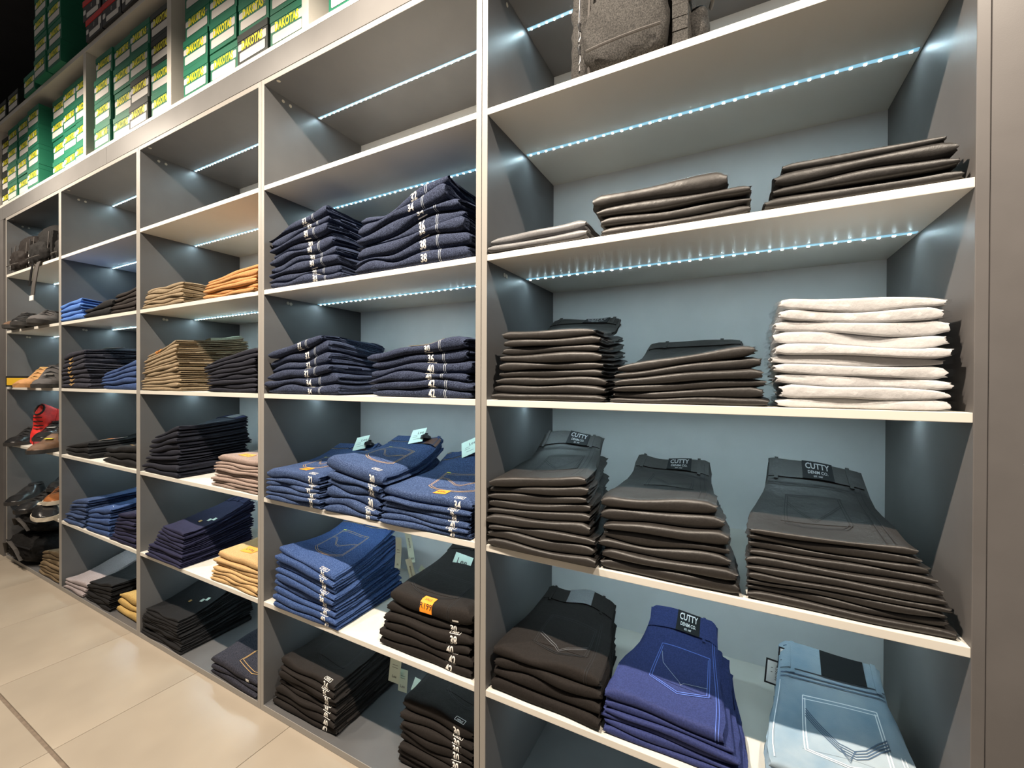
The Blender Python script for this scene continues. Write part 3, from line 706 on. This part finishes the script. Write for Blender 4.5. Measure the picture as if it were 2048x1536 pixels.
for d in (0, .006, .012, .018): arcs(g, [[(.27, .155-d), (.40, .115-d), (.50, .085-d), (.60, .075-d), (.68, .085-d), (.78, .11-d), (.86, .125-d)]], 'stitch_navy', .0022)
for d in (0, .005, .010): arcs(g, [[(.50+d, .075), (.555+d*.5, .045+d), (.60+d, .075)]], 'stitch_navy', .0014)
arcs(g, [[(.03, g.depth-g.r-.055), (.97, g.depth-g.r-.055)], [(.03, g.depth-g.r-.062), (.97, g.depth-g.r-.062)], [(.03, g.depth-g.r-.008), (.97, g.depth-g.r-.008)]], 'stitch_navy')
arcs(g, [[(.04, .0), (.03, g.depth-g.r-.07)]], 'stitch_white', .002); seam(g, .93, 'stitch_white', .10)
for kk, c, w, hh in ((2, (.091, .28, .530), .040, .058), (2, (.122, .27, .540), .040, .058), (3, (.118, .29, .566), .036, .05)):
    g = top('5l', kk); card(g.obj, g, c, (.97, .05, -.12), (.10, .3, .9), w, hh, (('R550.00', .006, 0, .0075, -math.pi/2), ('-', -.006, .01, .004, 0), ('-', -.006, .0, .004, 0)), mat='white_ink', frame='blackp', name='hang_tag')
# khaki bay and beyond
sticker(top('3c'), .40, .010, .055, .034, .35, seed=3); sticker(top('3d'), .30, qarc(top('3d'))+.02, .05, .02, .1, seed=4)
sticker(top('3f'), .42, qarc(top('3f'))+.035, .075, .034, 0, seed=6); sticker(top('3h'), .42, qarc(top('3h'))+.05, .08, .045, 0, seed=7)
g = top('3c'); g.decal('sage_leg', rect2d(xf(g, .55), qarc(g)+.22, (g.x1-g.x0)*.86, .15, 10, 6), M['green_khaki'], off=.001, thick=.012)['label'] = 'sage green waist section'
waistband(g, None, (.4, .8), cmat=M['green_khaki'], inset=.02)
g = top('3e'); waistband(g, (.50, .86), (.3,), cmat=M['navy'], pm='coated_grey', lab='grey patch', h=.05)
for key, f, s in (('3g', .82, .13), ('3i', .80, .14)):
    g = top(key); q = qarc(g); it = [rect2d(xf(g, f)+dx, q+s+dy, .020, .018, 2, 2) for dx, dy in ((-.012, -.006), (.012, .006))]
    g.decal('size_label', join2d(it), M['tagcard'], off=.002)['label'] = 'pale blue size label'
    g.decal('metal_button', rect2d(xf(g, f-.25), q+s-.03, .014, .014, 2, 2), M['stitch_gold'], off=.002, thick=.002)
    waistband(g, None, (.3, .7))
g = top('3j'); q = qarc(g)
for d in (0, .012): arcs(g, [[(.55+d, .16), (.44+d, .09), (.46+d, .02+d), (.80, .0+d), (1.0, .02+d)]], 'stitch_gold', .0022)
g.decal('logo_tab', rect2d(xf(g, .80), -q*.2, .020, .014, 2, 2), M['white_ink'], off=.0015)
for g in STK['2d'][:-1]: arcs(g, [[(.30, -.012), (.38, -.020), (.46, -.010)], [(.30, -.017), (.38, -.025), (.46, -.015)]], 'stitch_gold', .0028)
for key, f in (('2d', .70), ('2f', .72)):
    g = top(key); q = qarc(g); x = xf(g, f)
    o = g.decal('paper_tag', rect2d(x, q+.13, .12, .10, 4, 4), M['white_ink'], off=.008, thick=.001); o['label'] = 'white and orange paper tag'
    g.decal('tag_print', rect2d(x+.02, q+.10, .08, .028, 3, 2), M['orange'], off=.0095); g.decal('tag_print', rect2d(x+.052, q+.145, .014, .06, 2, 3), nmat('red_print', (.6, .02, .02)), off=.0095)
arcs(top('2g'), [[(.5, .02), (.75, .01), (.95, .05)], [(.5, .026), (.75, .016), (.95, .056)]], 'stitch_gold')
arcs(top('2i'), [[(.3, .06), (.45, .05), (.6, .07)], [(.82, .03), (.80, .2)], [(.86, .03), (.84, .2)]], 'stitch_pale')

# ------------------------------------------------------------------ shoe boxes
M['box_green'] = nmat('green_card', (.010, .150, .085), rough=.55, var=.06, vscale=6)
M['box_black'] = nmat('dark_green_black_card', (.014, .020, .017), rough=.5, var=.15, vscale=12)
M['box_label'] = nmat('white_label', (.66, .64, .61), rough=.55)
M['box_red'] = nmat('red_card', (.55, .02, .018), rough=.5)
M['box_dark'] = nmat('black_card', (.016, .016, .019), rough=.5, var=.2, vscale=14)
M['fine_ink'] = nmat('fine_grey_print', (.22, .21, .20), rough=.6)
M['emblem'] = nmat('yellow_emblem_print', (.34, .36, .02), rough=.5)
def flat(name, vf, w, y=0.0):       # 2-D shape on a box's front, x right, z up
    v, f = vf; return mesh(name, [(a, -y, b) for a, b in v], f)
def side(name, vf, x=0.0):          # 2-D shape on a box's right side
    v, f = vf; return mesh(name, [(x, a, b) for a, b in v], f)
BW, BH, BD = .200, .128, .31
def rrect(cx, cy, w, h, r=.006):
    P = [(cx, cy)]
    for sx, sy, a0 in ((1, 1, 0), (-1, 1, 90), (-1, -1, 180), (1, -1, 270)):
        for k in range(4): a = R(a0+30*k); P.append((cx+sx*(w/2-r)+r*math.cos(a), cy+sy*(h/2-r)+r*math.sin(a)))
    n = len(P)-1
    return np.array(P), [(0, i+1, (i+1) % n+1) for i in range(n)]
def box_body(lh):
    b = MB(); b.box(-BW/2+.0015, BW/2-.0015, .0015, BD-.0015, 0, BH-.004, bev=.0012); return mesh('body', b.v, b.f)
def box_lid(lh):
    b = MB(); z0 = BH-lh
    b.box(-BW/2, BW/2, 0, BD, BH-.0025, BH, bev=.0008)
    b.box(-BW/2, BW/2, 0, .0013, z0, BH-.002); b.box(-BW/2, -BW/2+.0013, .0013, BD, z0, BH-.002); b.box(BW/2-.0013, BW/2, .0013, BD, z0, BH-.002)
    return mesh('lid', b.v, b.f)
def ring(cx, cy, r0, r1, ex=1.0, n=24):
    V = []; F = []
    for i in range(n):
        a = 2*math.pi*i/n; V += [(cx+r0*ex*math.cos(a), cy+r0*math.sin(a)), (cx+r1*ex*math.cos(a), cy+r1*math.sin(a))]
    for i in range(n): j = (i+1) % n; F.append((2*i, 2*i+1, 2*j+1, 2*j))
    return np.array(V), F
LID = .027
_bm = box_body(LID); _lm = box_lid(LID)
_word = place2d(text2d('DAKOTAS', None, .045), -.002, .0785, .037, 0, .64)
_let = flat('lettering', _word, 0, -.0006)
_lab = flat('label', rrect(0, .035, .168, .036), 0, -.0003)
_st1 = flat('price_sticker', join2d([rrect(-.076, .076, .040, .026)]), 0, -.0010)
_st2 = flat('size_sticker', join2d([rrect(.069, .076, .040, .032)]), 0, -.0010)
_st3 = flat('size_sticker', join2d([rrect(.012, .076, .026, .026)]), 0, -.0010)
_fine = flat('fine_print', join2d([rect2d(-.03, .055, .0012, .012), rect2d(.036, .055, .0012, .012), place2d(text2d('LAST'), -.062, .026, .006), place2d(text2d('TAN'), .0, .036, .006), place2d(text2d('6'), .058, .040, .007), rect2d(-.078, .074, .022, .006), rect2d(.070, .078, .026, .007), rect2d(.068, .069, .02, .003)]), 0, -.0014)
_fine2 = flat('fine_print', join2d([rect2d(-.03, .055, .0012, .012), rect2d(.036, .055, .0012, .012), place2d(text2d('LAST'), -.062, .026, .006), place2d(text2d('BLACK'), .0, .036, .006), place2d(text2d('8'), .058, .040, .007), rect2d(-.078, .074, .022, .006), rect2d(.070, .078, .026, .007)]), 0, -.0014)
_emb = side('side_emblem', join2d([ring(.155, .066, .026, .030, 1.25), ring(.155, .066, .036, .0375, 1.25), ring(.155, .068, 0.0005, .012, 1.2, 9), rect2d(.155, .022, .09, .004)]), BW/2+.0006)
def shoe_box(x, y, z, label, kind='green', rz=0.0, variant=0, emblem=True, mats=None, group='boxes'):
    cm = {'green': M['box_green'], 'black': M['box_black']}[kind]
    def dup(src, name, mt, parent):
        o = bpy.data.objects.new(name, src); COL.objects.link(o); o.parent = parent
        if len(src.materials) == 0: src.materials.append(None)
        o.material_slots[0].link = 'OBJECT'; o.material_slots[0].material = mt; return o
    root = empty('shoe_box', (x, y, z), rz); tag(root, label, 'shoe box', group)
    dup(_bm, 'body', cm, root); dup(_lm, 'lid', cm, root)
    lb = dup(_lab, 'label', M['box_label'], root); dup(_fine if variant != 1 else _fine2, 'fine_print', M['fine_ink'], lb)
    dup(_let, 'lettering', M['yellow_ink'], root); dup(_st1, 'price_sticker', M['box_label'], root)
    dup(_st3 if variant == 2 else _st2, 'size_sticker', M['box_label'], root)
    if emblem: dup(_emb, 'side_emblem', M['emblem'], root)
    return root
Z0 = 2.5400
RW = ['bottom', 'second', 'third', 'fourth', 'fifth']; CL = ['first', 'second', 'third', 'fourth', 'fifth', 'sixth', 'seventh']
rb = random.Random(4)
# right-hand cubby (nearest), middle cubby, left cubby
lay = [('right-hand cubby', [-2.110, -1.903, -1.694, -1.486], [4, 4, 4, 4], {(2, 0): 'black', (2, 1): 'green'}, [0, 0, 0, 0]),
       ('middle cubby', [-3.055, -2.850, -2.650, -2.440], [4, 4, 4, 4], {(2, 1): 'black', (2, 0): 'black', (3, 2): 'black', (3, 3): 'black'}, [0, .01, .005, .01]),
       ('left cubby', [-4.52, -4.302, -4.075, -3.790, -3.580, -3.381], [4, 4, 4, 4, 4, 4], {}, [.0, .0, -.012, .03, .02, .02])]
for nm, xs, ns, blk, ys in lay:
    for c, x in enumerate(xs):
        z = Z0
        for r in range(ns[c]):
            kd = blk.get((c, r), 'green')
            shoe_box(x+rb.uniform(-.002, .002), ys[c]+.004+rb.uniform(0, .008), z, f'{"dark" if kd == "black" else "green"} shoe box, {RW[r]} row, {CL[c]} column of the {nm}', kd, rb.uniform(-.012, .012), variant=rb.choice((0, 0, 0, 1, 2)), group='shoe boxes in the cubbies')
            z += BH+.0012
for r in range(2): shoe_box(-1.155, .005, Z0+r*(BH+.0012), f'green shoe box, {RW[r]} row, beyond the nearest divider', 'green', group='shoe boxes in the cubbies')
for r in range(4): shoe_box(-4.742, .03, Z0+r*(BH+.0012), f'dark shoe box, {RW[r]} row, at the far left end', 'black', .02, group='shoe boxes in the cubbies')
ZB = 3.1506
for c, x in enumerate((-3.820, -3.610)):
    for r in range(4): shoe_box(x, -.036+.004*(r % 2)+.006*c, ZB+r*(BH+.001), f'green shoe box on top board, {RW[r]} of four in {"left" if c == 0 else "right"} tower', 'green', rb.uniform(-.01, .01), variant=rb.choice((0, 1, 2)), group='shoe boxes on the top board')
shoe_box(-4.10, -.012, ZB, 'lone green shoe box left of the tower on the top board', 'green', group='shoe boxes on the top board')
shoe_box(-4.47, .0, ZB, 'small dark shoe box near the far end of the top board', 'black', group='shoe boxes on the top board')
shoe_box(-4.72, .0, ZB, 'last dark shoe box at the far end of the top board', 'black', group='shoe boxes on the top board')
# red-lidded boxes
RB_W, RB_H = .205, .115
b = MB(); b.box(-RB_W/2, RB_W/2, .001, .31, 0, RB_H-.03, bev=.001); _rb = mesh('body', b.v, b.f)
b = MB(); b.box(-RB_W/2-.002, RB_W/2+.002, -.001, .312, RB_H-.030, RB_H, bev=.0015); _rl = mesh('lid', b.v, b.f)
_rlab = flat('label', join2d([rrect(.01, .024, .135, .028), rrect(-.082, .048, .03, .026), rrect(.075, .054, .034, .040)]), 0, -.0002)
_rink = flat('fine_print', join2d([rect2d(.01, .024, .08, .004), rect2d(-.082, .048, .014, .005), rect2d(.075, .054, .02, .005)]), 0, -.0006)
_rlogo = flat('emblem', join2d([ring(.0, .062, .007, .011, .75), rect2d(0, .062, .004, .012)]), 0, -.0004)
for i, (x, r, rz) in enumerate(((-3.10, 0, .0), (-2.885, 0, .02), (-2.670, 0, -.02), (-3.13, 1, .03), (-2.90, 1, -.03), (-3.11, 2, .0), (-2.68, 1, .0))):
    root = empty('shoe_box', (x, -.014, ZB+r*(RB_H+.001)), rz)
    tag(root, ['red-lidded black box against the green tower, bottom row', 'red-lidded black box, bottom row, second from the green tower', 'red-lidded black box, bottom row, third from the green tower', 'red-lidded black box, second row, next to the green tower', 'red-lidded black box, second row, second from the green tower', 'red-lidded black box, topmost next to the green tower', 'red-lidded black box, second row, third from the green tower'][i], 'shoe box', 'red-lidded boxes on the top board')
    for src, name, mt in ((_rb, 'body', 'box_dark'), (_rl, 'lid', 'box_red'), (_rlab, 'label', 'box_label'), (_rlogo, 'emblem', 'grey_ink')):
        o = bpy.data.objects.new(name, src); COL.objects.link(o); o.parent = root
        if len(src.materials) == 0: src.materials.append(M[mt])
        if name == 'label': link('fine_print', _rink, M['fine_ink'], o)

# ------------------------------------------------------------------ bags
M['heather'] = nmat('heather_grey_canvas', (.013, .0125, .012), rough=.85, spec=.2, col2=(.052, .049, .046), vscale=330, thr=(.35, .7), bump=.5, bscale=380, wr=.3, wscale=12)
M['bag_black'] = nmat('black_bag_cloth', (.0075, .007, .007), rough=.75, spec=.15, var=.25, vscale=90, wr=.5, wscale=18, bump=.3, bscale=300)
M['bag_brown'] = nmat('dark_brown_bag_cloth', (.014, .011, .010), rough=.75, spec=.15, var=.25, vscale=60, wr=.5, wscale=18)
M['strap'] = nmat('webbing', (.05, .045, .042), rough=.8, bump=.5, bscale=600)
M['zip'] = nmat('zip_metal', (.03, .03, .032), rough=.35, metal=.6)
def soft_block(w, d, h, bulge=.02, px=4.0, nx=22, ny=12, nz=16, seed=1, amp=.004, taper=.06):
    """soft rounded block standing on z=0, front at y=0"""
    bm = bmesh.new(); bmesh.ops.create_cube(bm, size=2)
    bmesh.ops.subdivide_edges(bm, edges=bm.edges[:], cuts=11, use_grid_fill=True)
    rg = random.Random(seed); n1 = Noise(rg, 6, 26, 5); n2 = Noise(rg, 6, 26, 5)
    for v in bm.verts:
        x, y, z = v.co; k = (abs(x)**px+abs(y)**px+abs(z)**px)**(1/px); m_ = max(abs(x), abs(y), abs(z)); s = m_/k
        x, y, z = x*s, y*s, z*s
        t = (z+1)/2; wx = 1-taper*t*t
        X = x*w/2*wx*(1+bulge*(1-z*z)); Y = y*d/2*(1+bulge*2*(1-x*x)*(1-z*z)); Z = t*h
        X += amp*float(n1(Z*6, Y*6)); Y += amp*float(n2(X*6, Z*6))
        v.co = (X, Y+d/2, max(Z, 0))
    bm.verts.index_update(); V = [v.co[:] for v in bm.verts]; F = [[v.index for v in f.verts] for f in bm.faces]; bm.free()
    return V, F
def backpack(loc, rz, w, d, h, mat, label, strapm='strap', group=None, seed=3, near=False, tilt=0):
    root = empty('backpack', loc, rz); root.rotation_euler = (tilt, 0, rz); tag(root, label, 'backpack', group)
    V, F = soft_block(w, d, h, .05, 4.5, seed=seed, amp=.004); link('body', mesh('body', V, F, True, 70), mat, root)
    # front pocket
    V, F = soft_block(w*.80, .07, h*.50, .10, 4.0, seed=seed+1, amp=.005); pk = link('front_pocket', mesh('front_pocket', V, F, True, 70), mat, root, (0, -.045, h*.055))
    z = MB(); z.tube([(-w*.36, -.012, h*.10), (-w*.2, -.022, h*.088), (0, -.026, h*.088), (w*.2, -.022, h*.10), (w*.37, -.010, h*.125)], .0032, 6); z.build('pocket_piping', M['strap'], pk, smooth=True)
    # side columns, piping and strap
    for sx in (-1, 1):
        V, F = soft_block(.055, d*.8, h*.80, .04, 5, seed=seed+5+sx); link('side_panel', mesh('side_panel', V, F, True, 70), mat, root, (sx*(w/2+.004), .012, .004))
        z = MB(); z.tube([(sx*(w/2-.03), -.016, h*.03), (sx*(w/2-.026), -.022, h*.35), (sx*(w/2-.032), -.014, h*.75)], .003, 6); z.build('seam_piping', M['strap'], root, smooth=True)
    z = MB()
    for k in range(9): z.box(w*.46, w*.46+.034, -.010-.006*math.sin(k/8*3.14), .012, h*.02+k*h*.082, h*.02+(k+1)*h*.082)
    z.build('webbing_strap', mat, root)
    # zip pulls
    for zz in (h*.42, h*.26):
        p = MB(); x = -w*.47; p.tube([(x, -.030, zz), (x+.001, -.034, zz-.012), (x+.003, -.034, zz-.024)], [.0045, .003, .0035], 8); p.tube([(x+.003, -.035, zz-.022), (x+.005, -.036, zz-.04), (x+.001, -.036, zz-.05)], .0016, 6)
        p.build('zip_pull', M['blackp'], root, smooth=True)
    z = MB(); z.tube([(-w*.47, -.028, h*.08), (-w*.475, -.03, h*.3), (-w*.46, -.028, h*.7)], .0022, 6); z.build('zip', M['zip'], root)
    # carrying handle
    hm = MB(); hm.tube([(-w*.16, d*.5, h-.005), (-w*.15, d*.5, h+.028), (0, d*.5, h+.036), (w*.15, d*.5, h+.028), (w*.16, d*.5, h-.005)], .008, 8, flat=.5); hm.build('handle', M[strapm], root, smooth=True)
    # bottle pocket
    V, F = soft_block(.05, d*.75, h*.34, .10, 4, seed=seed+9); link('bottle_pocket', mesh('bottle_pocket', V, F, True, 70), mat, root, (w/2+.04, .03, h*.10))
    fr = MB(); fr.tube([(w/2+.018, .012, h*.42), (w/2+.05, .006, h*.405), (w/2+.078, .03, h*.43), (w/2+.07, .08, h*.46)], .005, 8); fr.build('pocket_hem', M['strap'], root, smooth=True)
    return root
backpack((-.245, .062, ZS[5]+.0008), .03, .235, .16, .36, M['heather'], 'heather grey backpack on the top shelf of the nearest bay', seed=11)
backpack((-4.437, .045, ZS[5]+.0006), .04, .26, .17, .27, M['bag_brown'], 'dark brown backpack leaning at the far end of the top shelf', group='bags in the far bay', seed=21)
backpack((-4.07, .05, ZS[5]+.0008), .02, .31, .18, .285, M['bag_black'], 'black backpack with a top handle on the far bay\'s top shelf', group='bags in the far bay', seed=31)
backpack((-3.76, .07, ZS[5]+.0008), -.03, .12, .14, .25, M['bag_black'], 'narrow black bag squeezed beside the black backpack', group='bags in the far bay', seed=41)
# strap hanging over the shelf edge
sp = empty('hanging_strap', (-3.98, -.006, ZS[5]+.002)); tag(sp, 'black bag strap dangling over the far bay\'s top shelf edge', 'strap')
def ribbon3(pts, w, th, name, mat, parent):
    V = []; F = []
    P = [Vector(p) for p in pts]
    for i, p in enumerate(P):
        V += [p+Vector((-w/2, 0, 0)), p+Vector((w/2, 0, 0)), p+Vector((w/2, -th, th*.3)), p+Vector((-w/2, -th, th*.3))]
    for i in range(len(P)-1):
        for k in range(4): a = i*4+k; b_ = i*4+(k+1) % 4; F.append((a, b_, b_+4, a+4))
    F += [(3, 2, 1, 0), tuple(len(V)-4+k for k in range(4))]
    return link(name, mesh(name, [tuple(v) for v in V], F, True, 30), mat, parent)
ribbon3([(.05, .05, .004), (.04, 0, .003), (.03, -.006, -.03), (.0, -.008, -.10), (-.03, -.008, -.16), (-.05, -.006, -.205)], .062, .004, 'webbing', M['strap'], sp)
ribbon3([(-.050, -.011, -.207), (-.058, -.010, -.238)], .064, .004, 'white_end_tag', M['white_ink'], sp)
ribbon3([(-.06, .05, .004), (-.07, 0, .003), (-.075, -.006, -.05), (-.10, -.008, -.14)], .03, .004, 'thin_strap', M['blackp'], sp)
# soft black bags on the floor of the far bay
for i, (x, y, w, d, h, lab, mt) in enumerate(((-4.33, .02, .50, .36, .20, 'large slumped black duffel bag on the floor of the far bay', 'bag_black'), (-4.34, .06, .44, .30, .13, 'black bag lying on top of the floor-level duffel', 'bag_black'))):
    root = empty('duffel_bag', (x, y-.035, ZS[0]+.001+(.2 if i else 0)), 0); tag(root, lab, 'bag', 'black bags on the far floor shelf')
    V, F = soft_block(w, d, h, .06, 3.2, seed=51+i, amp=.012, taper=.12); link('body', mesh('body', V, F, True, 80), M[mt], root)
    z = MB(); z.tube([(-w*.42, .0, h*.62), (-w*.1, -.02, h*.70), (w*.2, -.02, h*.72), (w*.44, .01, h*.66)], .005, 6); z.build('zip', M['zip'], root, smooth=True)
    z = MB(); z.tube([(-w*.30, -.012, h*.25), (-w*.22, -.03, h*.66), (0, -.035, h*.80), (w*.2, -.03, h*.62), (w*.28, -.014, h*.25)], .011, 8, flat=.4); z.build('handle', M['strap'], root, smooth=True)

# ------------------------------------------------------------------ shoes in the far bay
def shoe(loc, rz, L, mats, label, lace=True, high=0.0, pitch=0, tagm=None):
    up_m, sole_m, lace_m = mats
    root = empty('shoe', loc, rz); root.rotation_euler = (pitch, 0, rz); tag(root, label, 'shoe', 'shoes on the far bay\'s shelves')
    ts = np.linspace(0, 1, 15)                      # heel -> toe along -y
    def wid(t): return L*(.125+.075*math.sin(math.pi*min(1, t*1.02)**1.25)+.02*math.sin(math.pi*t)) * (1 if t < .9 else math.sqrt(max(.05, 1-((t-.9)/.105)**2)))*(1 if t > .06 else .75)
    def hgt(t):
        h = .36*(1-sstep(.28, .62, t))+.21*sstep(.28, .62, t)*(1-sstep(.72, 1.0, t))+.105*sstep(.72, 1.0, t)
        return L*(float(h)+high*(1-float(sstep(.25, .6, t))))
    n = 12; V = []; F = []
    for t in ts:
        w, h = wid(t), hgt(t); 
        for k in range(n):
            a = math.pi*k/(n-1); c, s_ = math.cos(a), math.sin(a)
            V.append((w*math.copysign(abs(c)**.75, c)*(1-.22*s_), -t*L, L*.075+max(0, h-L*.075)*abs(s_)**.62))
    for i in range(len(ts)-1):
        for k in range(n-1): a = i*n+k; F.append((a, a+n, a+n+1, a+1))
    F.append(tuple(range(n))); F.append(tuple((len(ts)-1)*n+k for k in range(n))[::-1])
    link('upper', mesh('upper', V, F, True, 60), up_m, root)
    V = []; F = []; m = len(ts)
    for z, g in ((0, 1.03), (L*.045, 1.07), (L*.085, 1.04)):
        for t in ts: V.append((wid(t)*g, -t*L*1.02+L*.01, z+.0)); 
        for t in ts[::-1]: V.append((-wid(t)*g, -t*L*1.02+L*.01, z))
    for r in range(2):
        for i in range(2*m): a = r*2*m+i; b_ = r*2*m+(i+1) % (2*m); F.append((a, b_, b_+2*m, a+2*m))
    F.append(tuple(range(2*m))[::-1]); F.append(tuple(4*m+i for i in range(2*m)))
    link('sole', mesh('sole', V, F, True, 40), sole_m, root)
    if lace:
        for k in range(4):
            t = .36+k*.085; w, h = wid(t)*.52, hgt(t)
            l = MB(); l.tube([(-w, -t*L, h*.90), (0, -t*L-.004, h+L*.020), (w, -t*L, h*.90)], L*.013, 6); l.build('lace', lace_m, root, smooth=True)
    c = MB(); hw = wid(.12)*.8; hz = hgt(.1)
    c.tube([(hw*math.cos(a)*.9, -.17*L-.14*L*math.sin(a), hz*.97) for a in np.linspace(0, 2*math.pi, 15)], L*.022, 6, cap=False); c.build('collar', sole_m if sole_m != up_m else lace_m, root, smooth=True)
    if tagm:
        t_ = MB(); t_.box(-.02, .02, -.55*L, -.55*L+.065, hgt(.5)+.004, hgt(.5)+.006); t_.build('price_tag', tagm, root)
    return root
S_ = lambda n, c, r=.5: nmat(n, c, rough=r, var=.15, vscale=40)
sh = dict(brown=S_('brown_shoe_leather', (.11, .06, .034)), tan=S_('tan_nubuck', (.36, .18, .065), .8), black=S_('black_shoe_leather', (.012, .012, .013), .25), grey=S_('grey_suede', (.06, .055, .055), .9),
          camo=nmat('camouflage_canvas', (.12, .09, .05), rough=.8, col2=(.42, .35, .22), vscale=22, thr=(.45, .52)), red=S_('red_knit', (.60, .02, .015), .6), cogn=S_('cognac_leather', (.25, .09, .03), .2), dk=S_('black_rubber', (.02, .018, .017), .7), pale=S_('pale_rubber', (.45, .40, .32), .7))
ZR = lambda k: ZS[k]+.0008
shoes = [(-4.46, .04, 4, .9, 'brown', 'dk', 'dark brown casual shoe at the far end under the backpacks', 0, 0), (-4.20, .085, 4, .8, 'camo', 'dk', 'camouflage canvas shoe between brown and grey shoes', .05, 0), (-4.19, -.005, 4, 1.2, 'black', 'dk', 'small black shoe in front of the camouflage one', 0, 0), (-3.92, .015, 4, 1.0, 'grey', 'dk', 'grey suede shoe next to the sky blue trousers', 0, 0), (-3.86, .14, 4, 1.2, 'cogn', 'dk', 'cognac shoe behind the grey suede shoe', .05, .10),
         (-4.14, .03, 3, .75, 'tan', 'tan', 'tan work boot with wide laces beside a yellow sign', .12, 0), (-3.87, .02, 3, 1.0, 'grey', 'dk', 'dark grey boot with white tag beside the tan boot', .15, 0), (-4.03, .18, 3, .7, 'black', 'dk', 'black shoe behind the tan work boot', 0, .11), (-3.86, .15, 3, 1.0, 'brown', 'dk', 'brown boot at the back right of the boot shelf', .1, .10),
         (-4.44, .05, 2, .8, 'black', 'dk', 'black lace-up shoe at the left of the red trainer', .03, 0), (-4.10, .09, 2, .9, 'black', 'dk', 'black shoe with white tag before the red trainer', .03, .05), (-3.84, .01, 2, .8, 'brown', 'dk', 'brown slip-on with yellow tag at the shelf front', .02, 0), (-3.86, .14, 2, .9, 'black', 'dk', 'black trainer behind the brown slip-on', .1, .12),
         (-4.43, .05, 1, .8, 'black', 'dk', 'black court shoe at the left front of the lowest shoe shelf', 0, 0), (-4.09, .03, 1, .6, 'black', 'black', 'patent black shoe in the middle front', 0, 0), (-4.16, .17, 1, .9, 'black', 'dk', 'black shoe raised on the highest clear stand', 0, .10), (-3.88, .08, 1, .9, 'cogn', 'pale', 'shiny cognac shoe with pale sole', 0, .07), (-3.90, .21, 1, .9, 'black', 'dk', 'black shoe behind the cognac one', .05, .20), (-3.80, -.015, 1, 1.35, 'black', 'pale', 'flat black slip-on at the shelf edge', -.12, 0)]
M['acrylic'] = nmat('clear_acrylic', (.75, .82, .84), rough=.05); M['acrylic'].node_tree.nodes['Principled BSDF'].inputs['Transmission Weight'].default_value = .9
def stand(x, y, k, rz, h, lab):
    a = MB(); w, d = .09, .20
    a.box(-w/2, w/2, -d/2, d/2, h-.004, h); a.box(-w/2, -w/2+.004, -d/2, d/2, 0, h-.004); a.box(w/2-.004, w/2, -d/2, d/2, 0, h-.004)
    o = a.build('acrylic_stand', M['acrylic'], None, (x, y, ZR(k))); o.rotation_euler = (0, 0, rz); tag(o, lab, 'display stand')
for (x, y, k, rz, u, s_, lab, hi, sth) in shoes:
    L = .285; hx, hy = x-math.sin(rz)*L/2, y+math.cos(rz)*L/2
    shoe((hx, hy, ZR(k)+sth+(.0006 if sth else 0)), rz, L, (sh[u], sh[s_], M['stitch_dark'] if u != 'tan' else M['stitch_gold']), lab, lace='slip-on' not in lab and 'court' not in lab, high=hi, tagm=M['white_ink'] if 'white tag' in lab else (M['yellow_ink'] if 'yellow tag' in lab else None))
    if sth: stand(x, y, k, rz, sth, 'clear acrylic stand under the '+lab.split(' with ')[0].replace(' raised on the highest clear stand', ' left of the patent shoe'))
rd = shoe((-4.22, .20, ZR(2)+.045), .55, .265, (sh['red'], sh['red'], M['stitch_dark']), 'red trainer with black laces standing on its toe', pitch=R(62), high=.05)
rd.location = (-4.28, .16, ZR(2)+.235)
ys = empty('shelf_sign', (-4.42, .02, ZR(3)), .35); tag(ys, 'yellow and black sign leaning beside the tan work boot', 'sign')
a = MB(); a.box(-.12, .12, 0, .006, .0, .075, bev=.001); a.build('black_board', M['blackp'], ys)
a = MB(); a.box(-.11, .11, -.001, 0, .012, .062); a.build('yellow_face', nmat('amber_print', (.62, .38, .02)), ys)
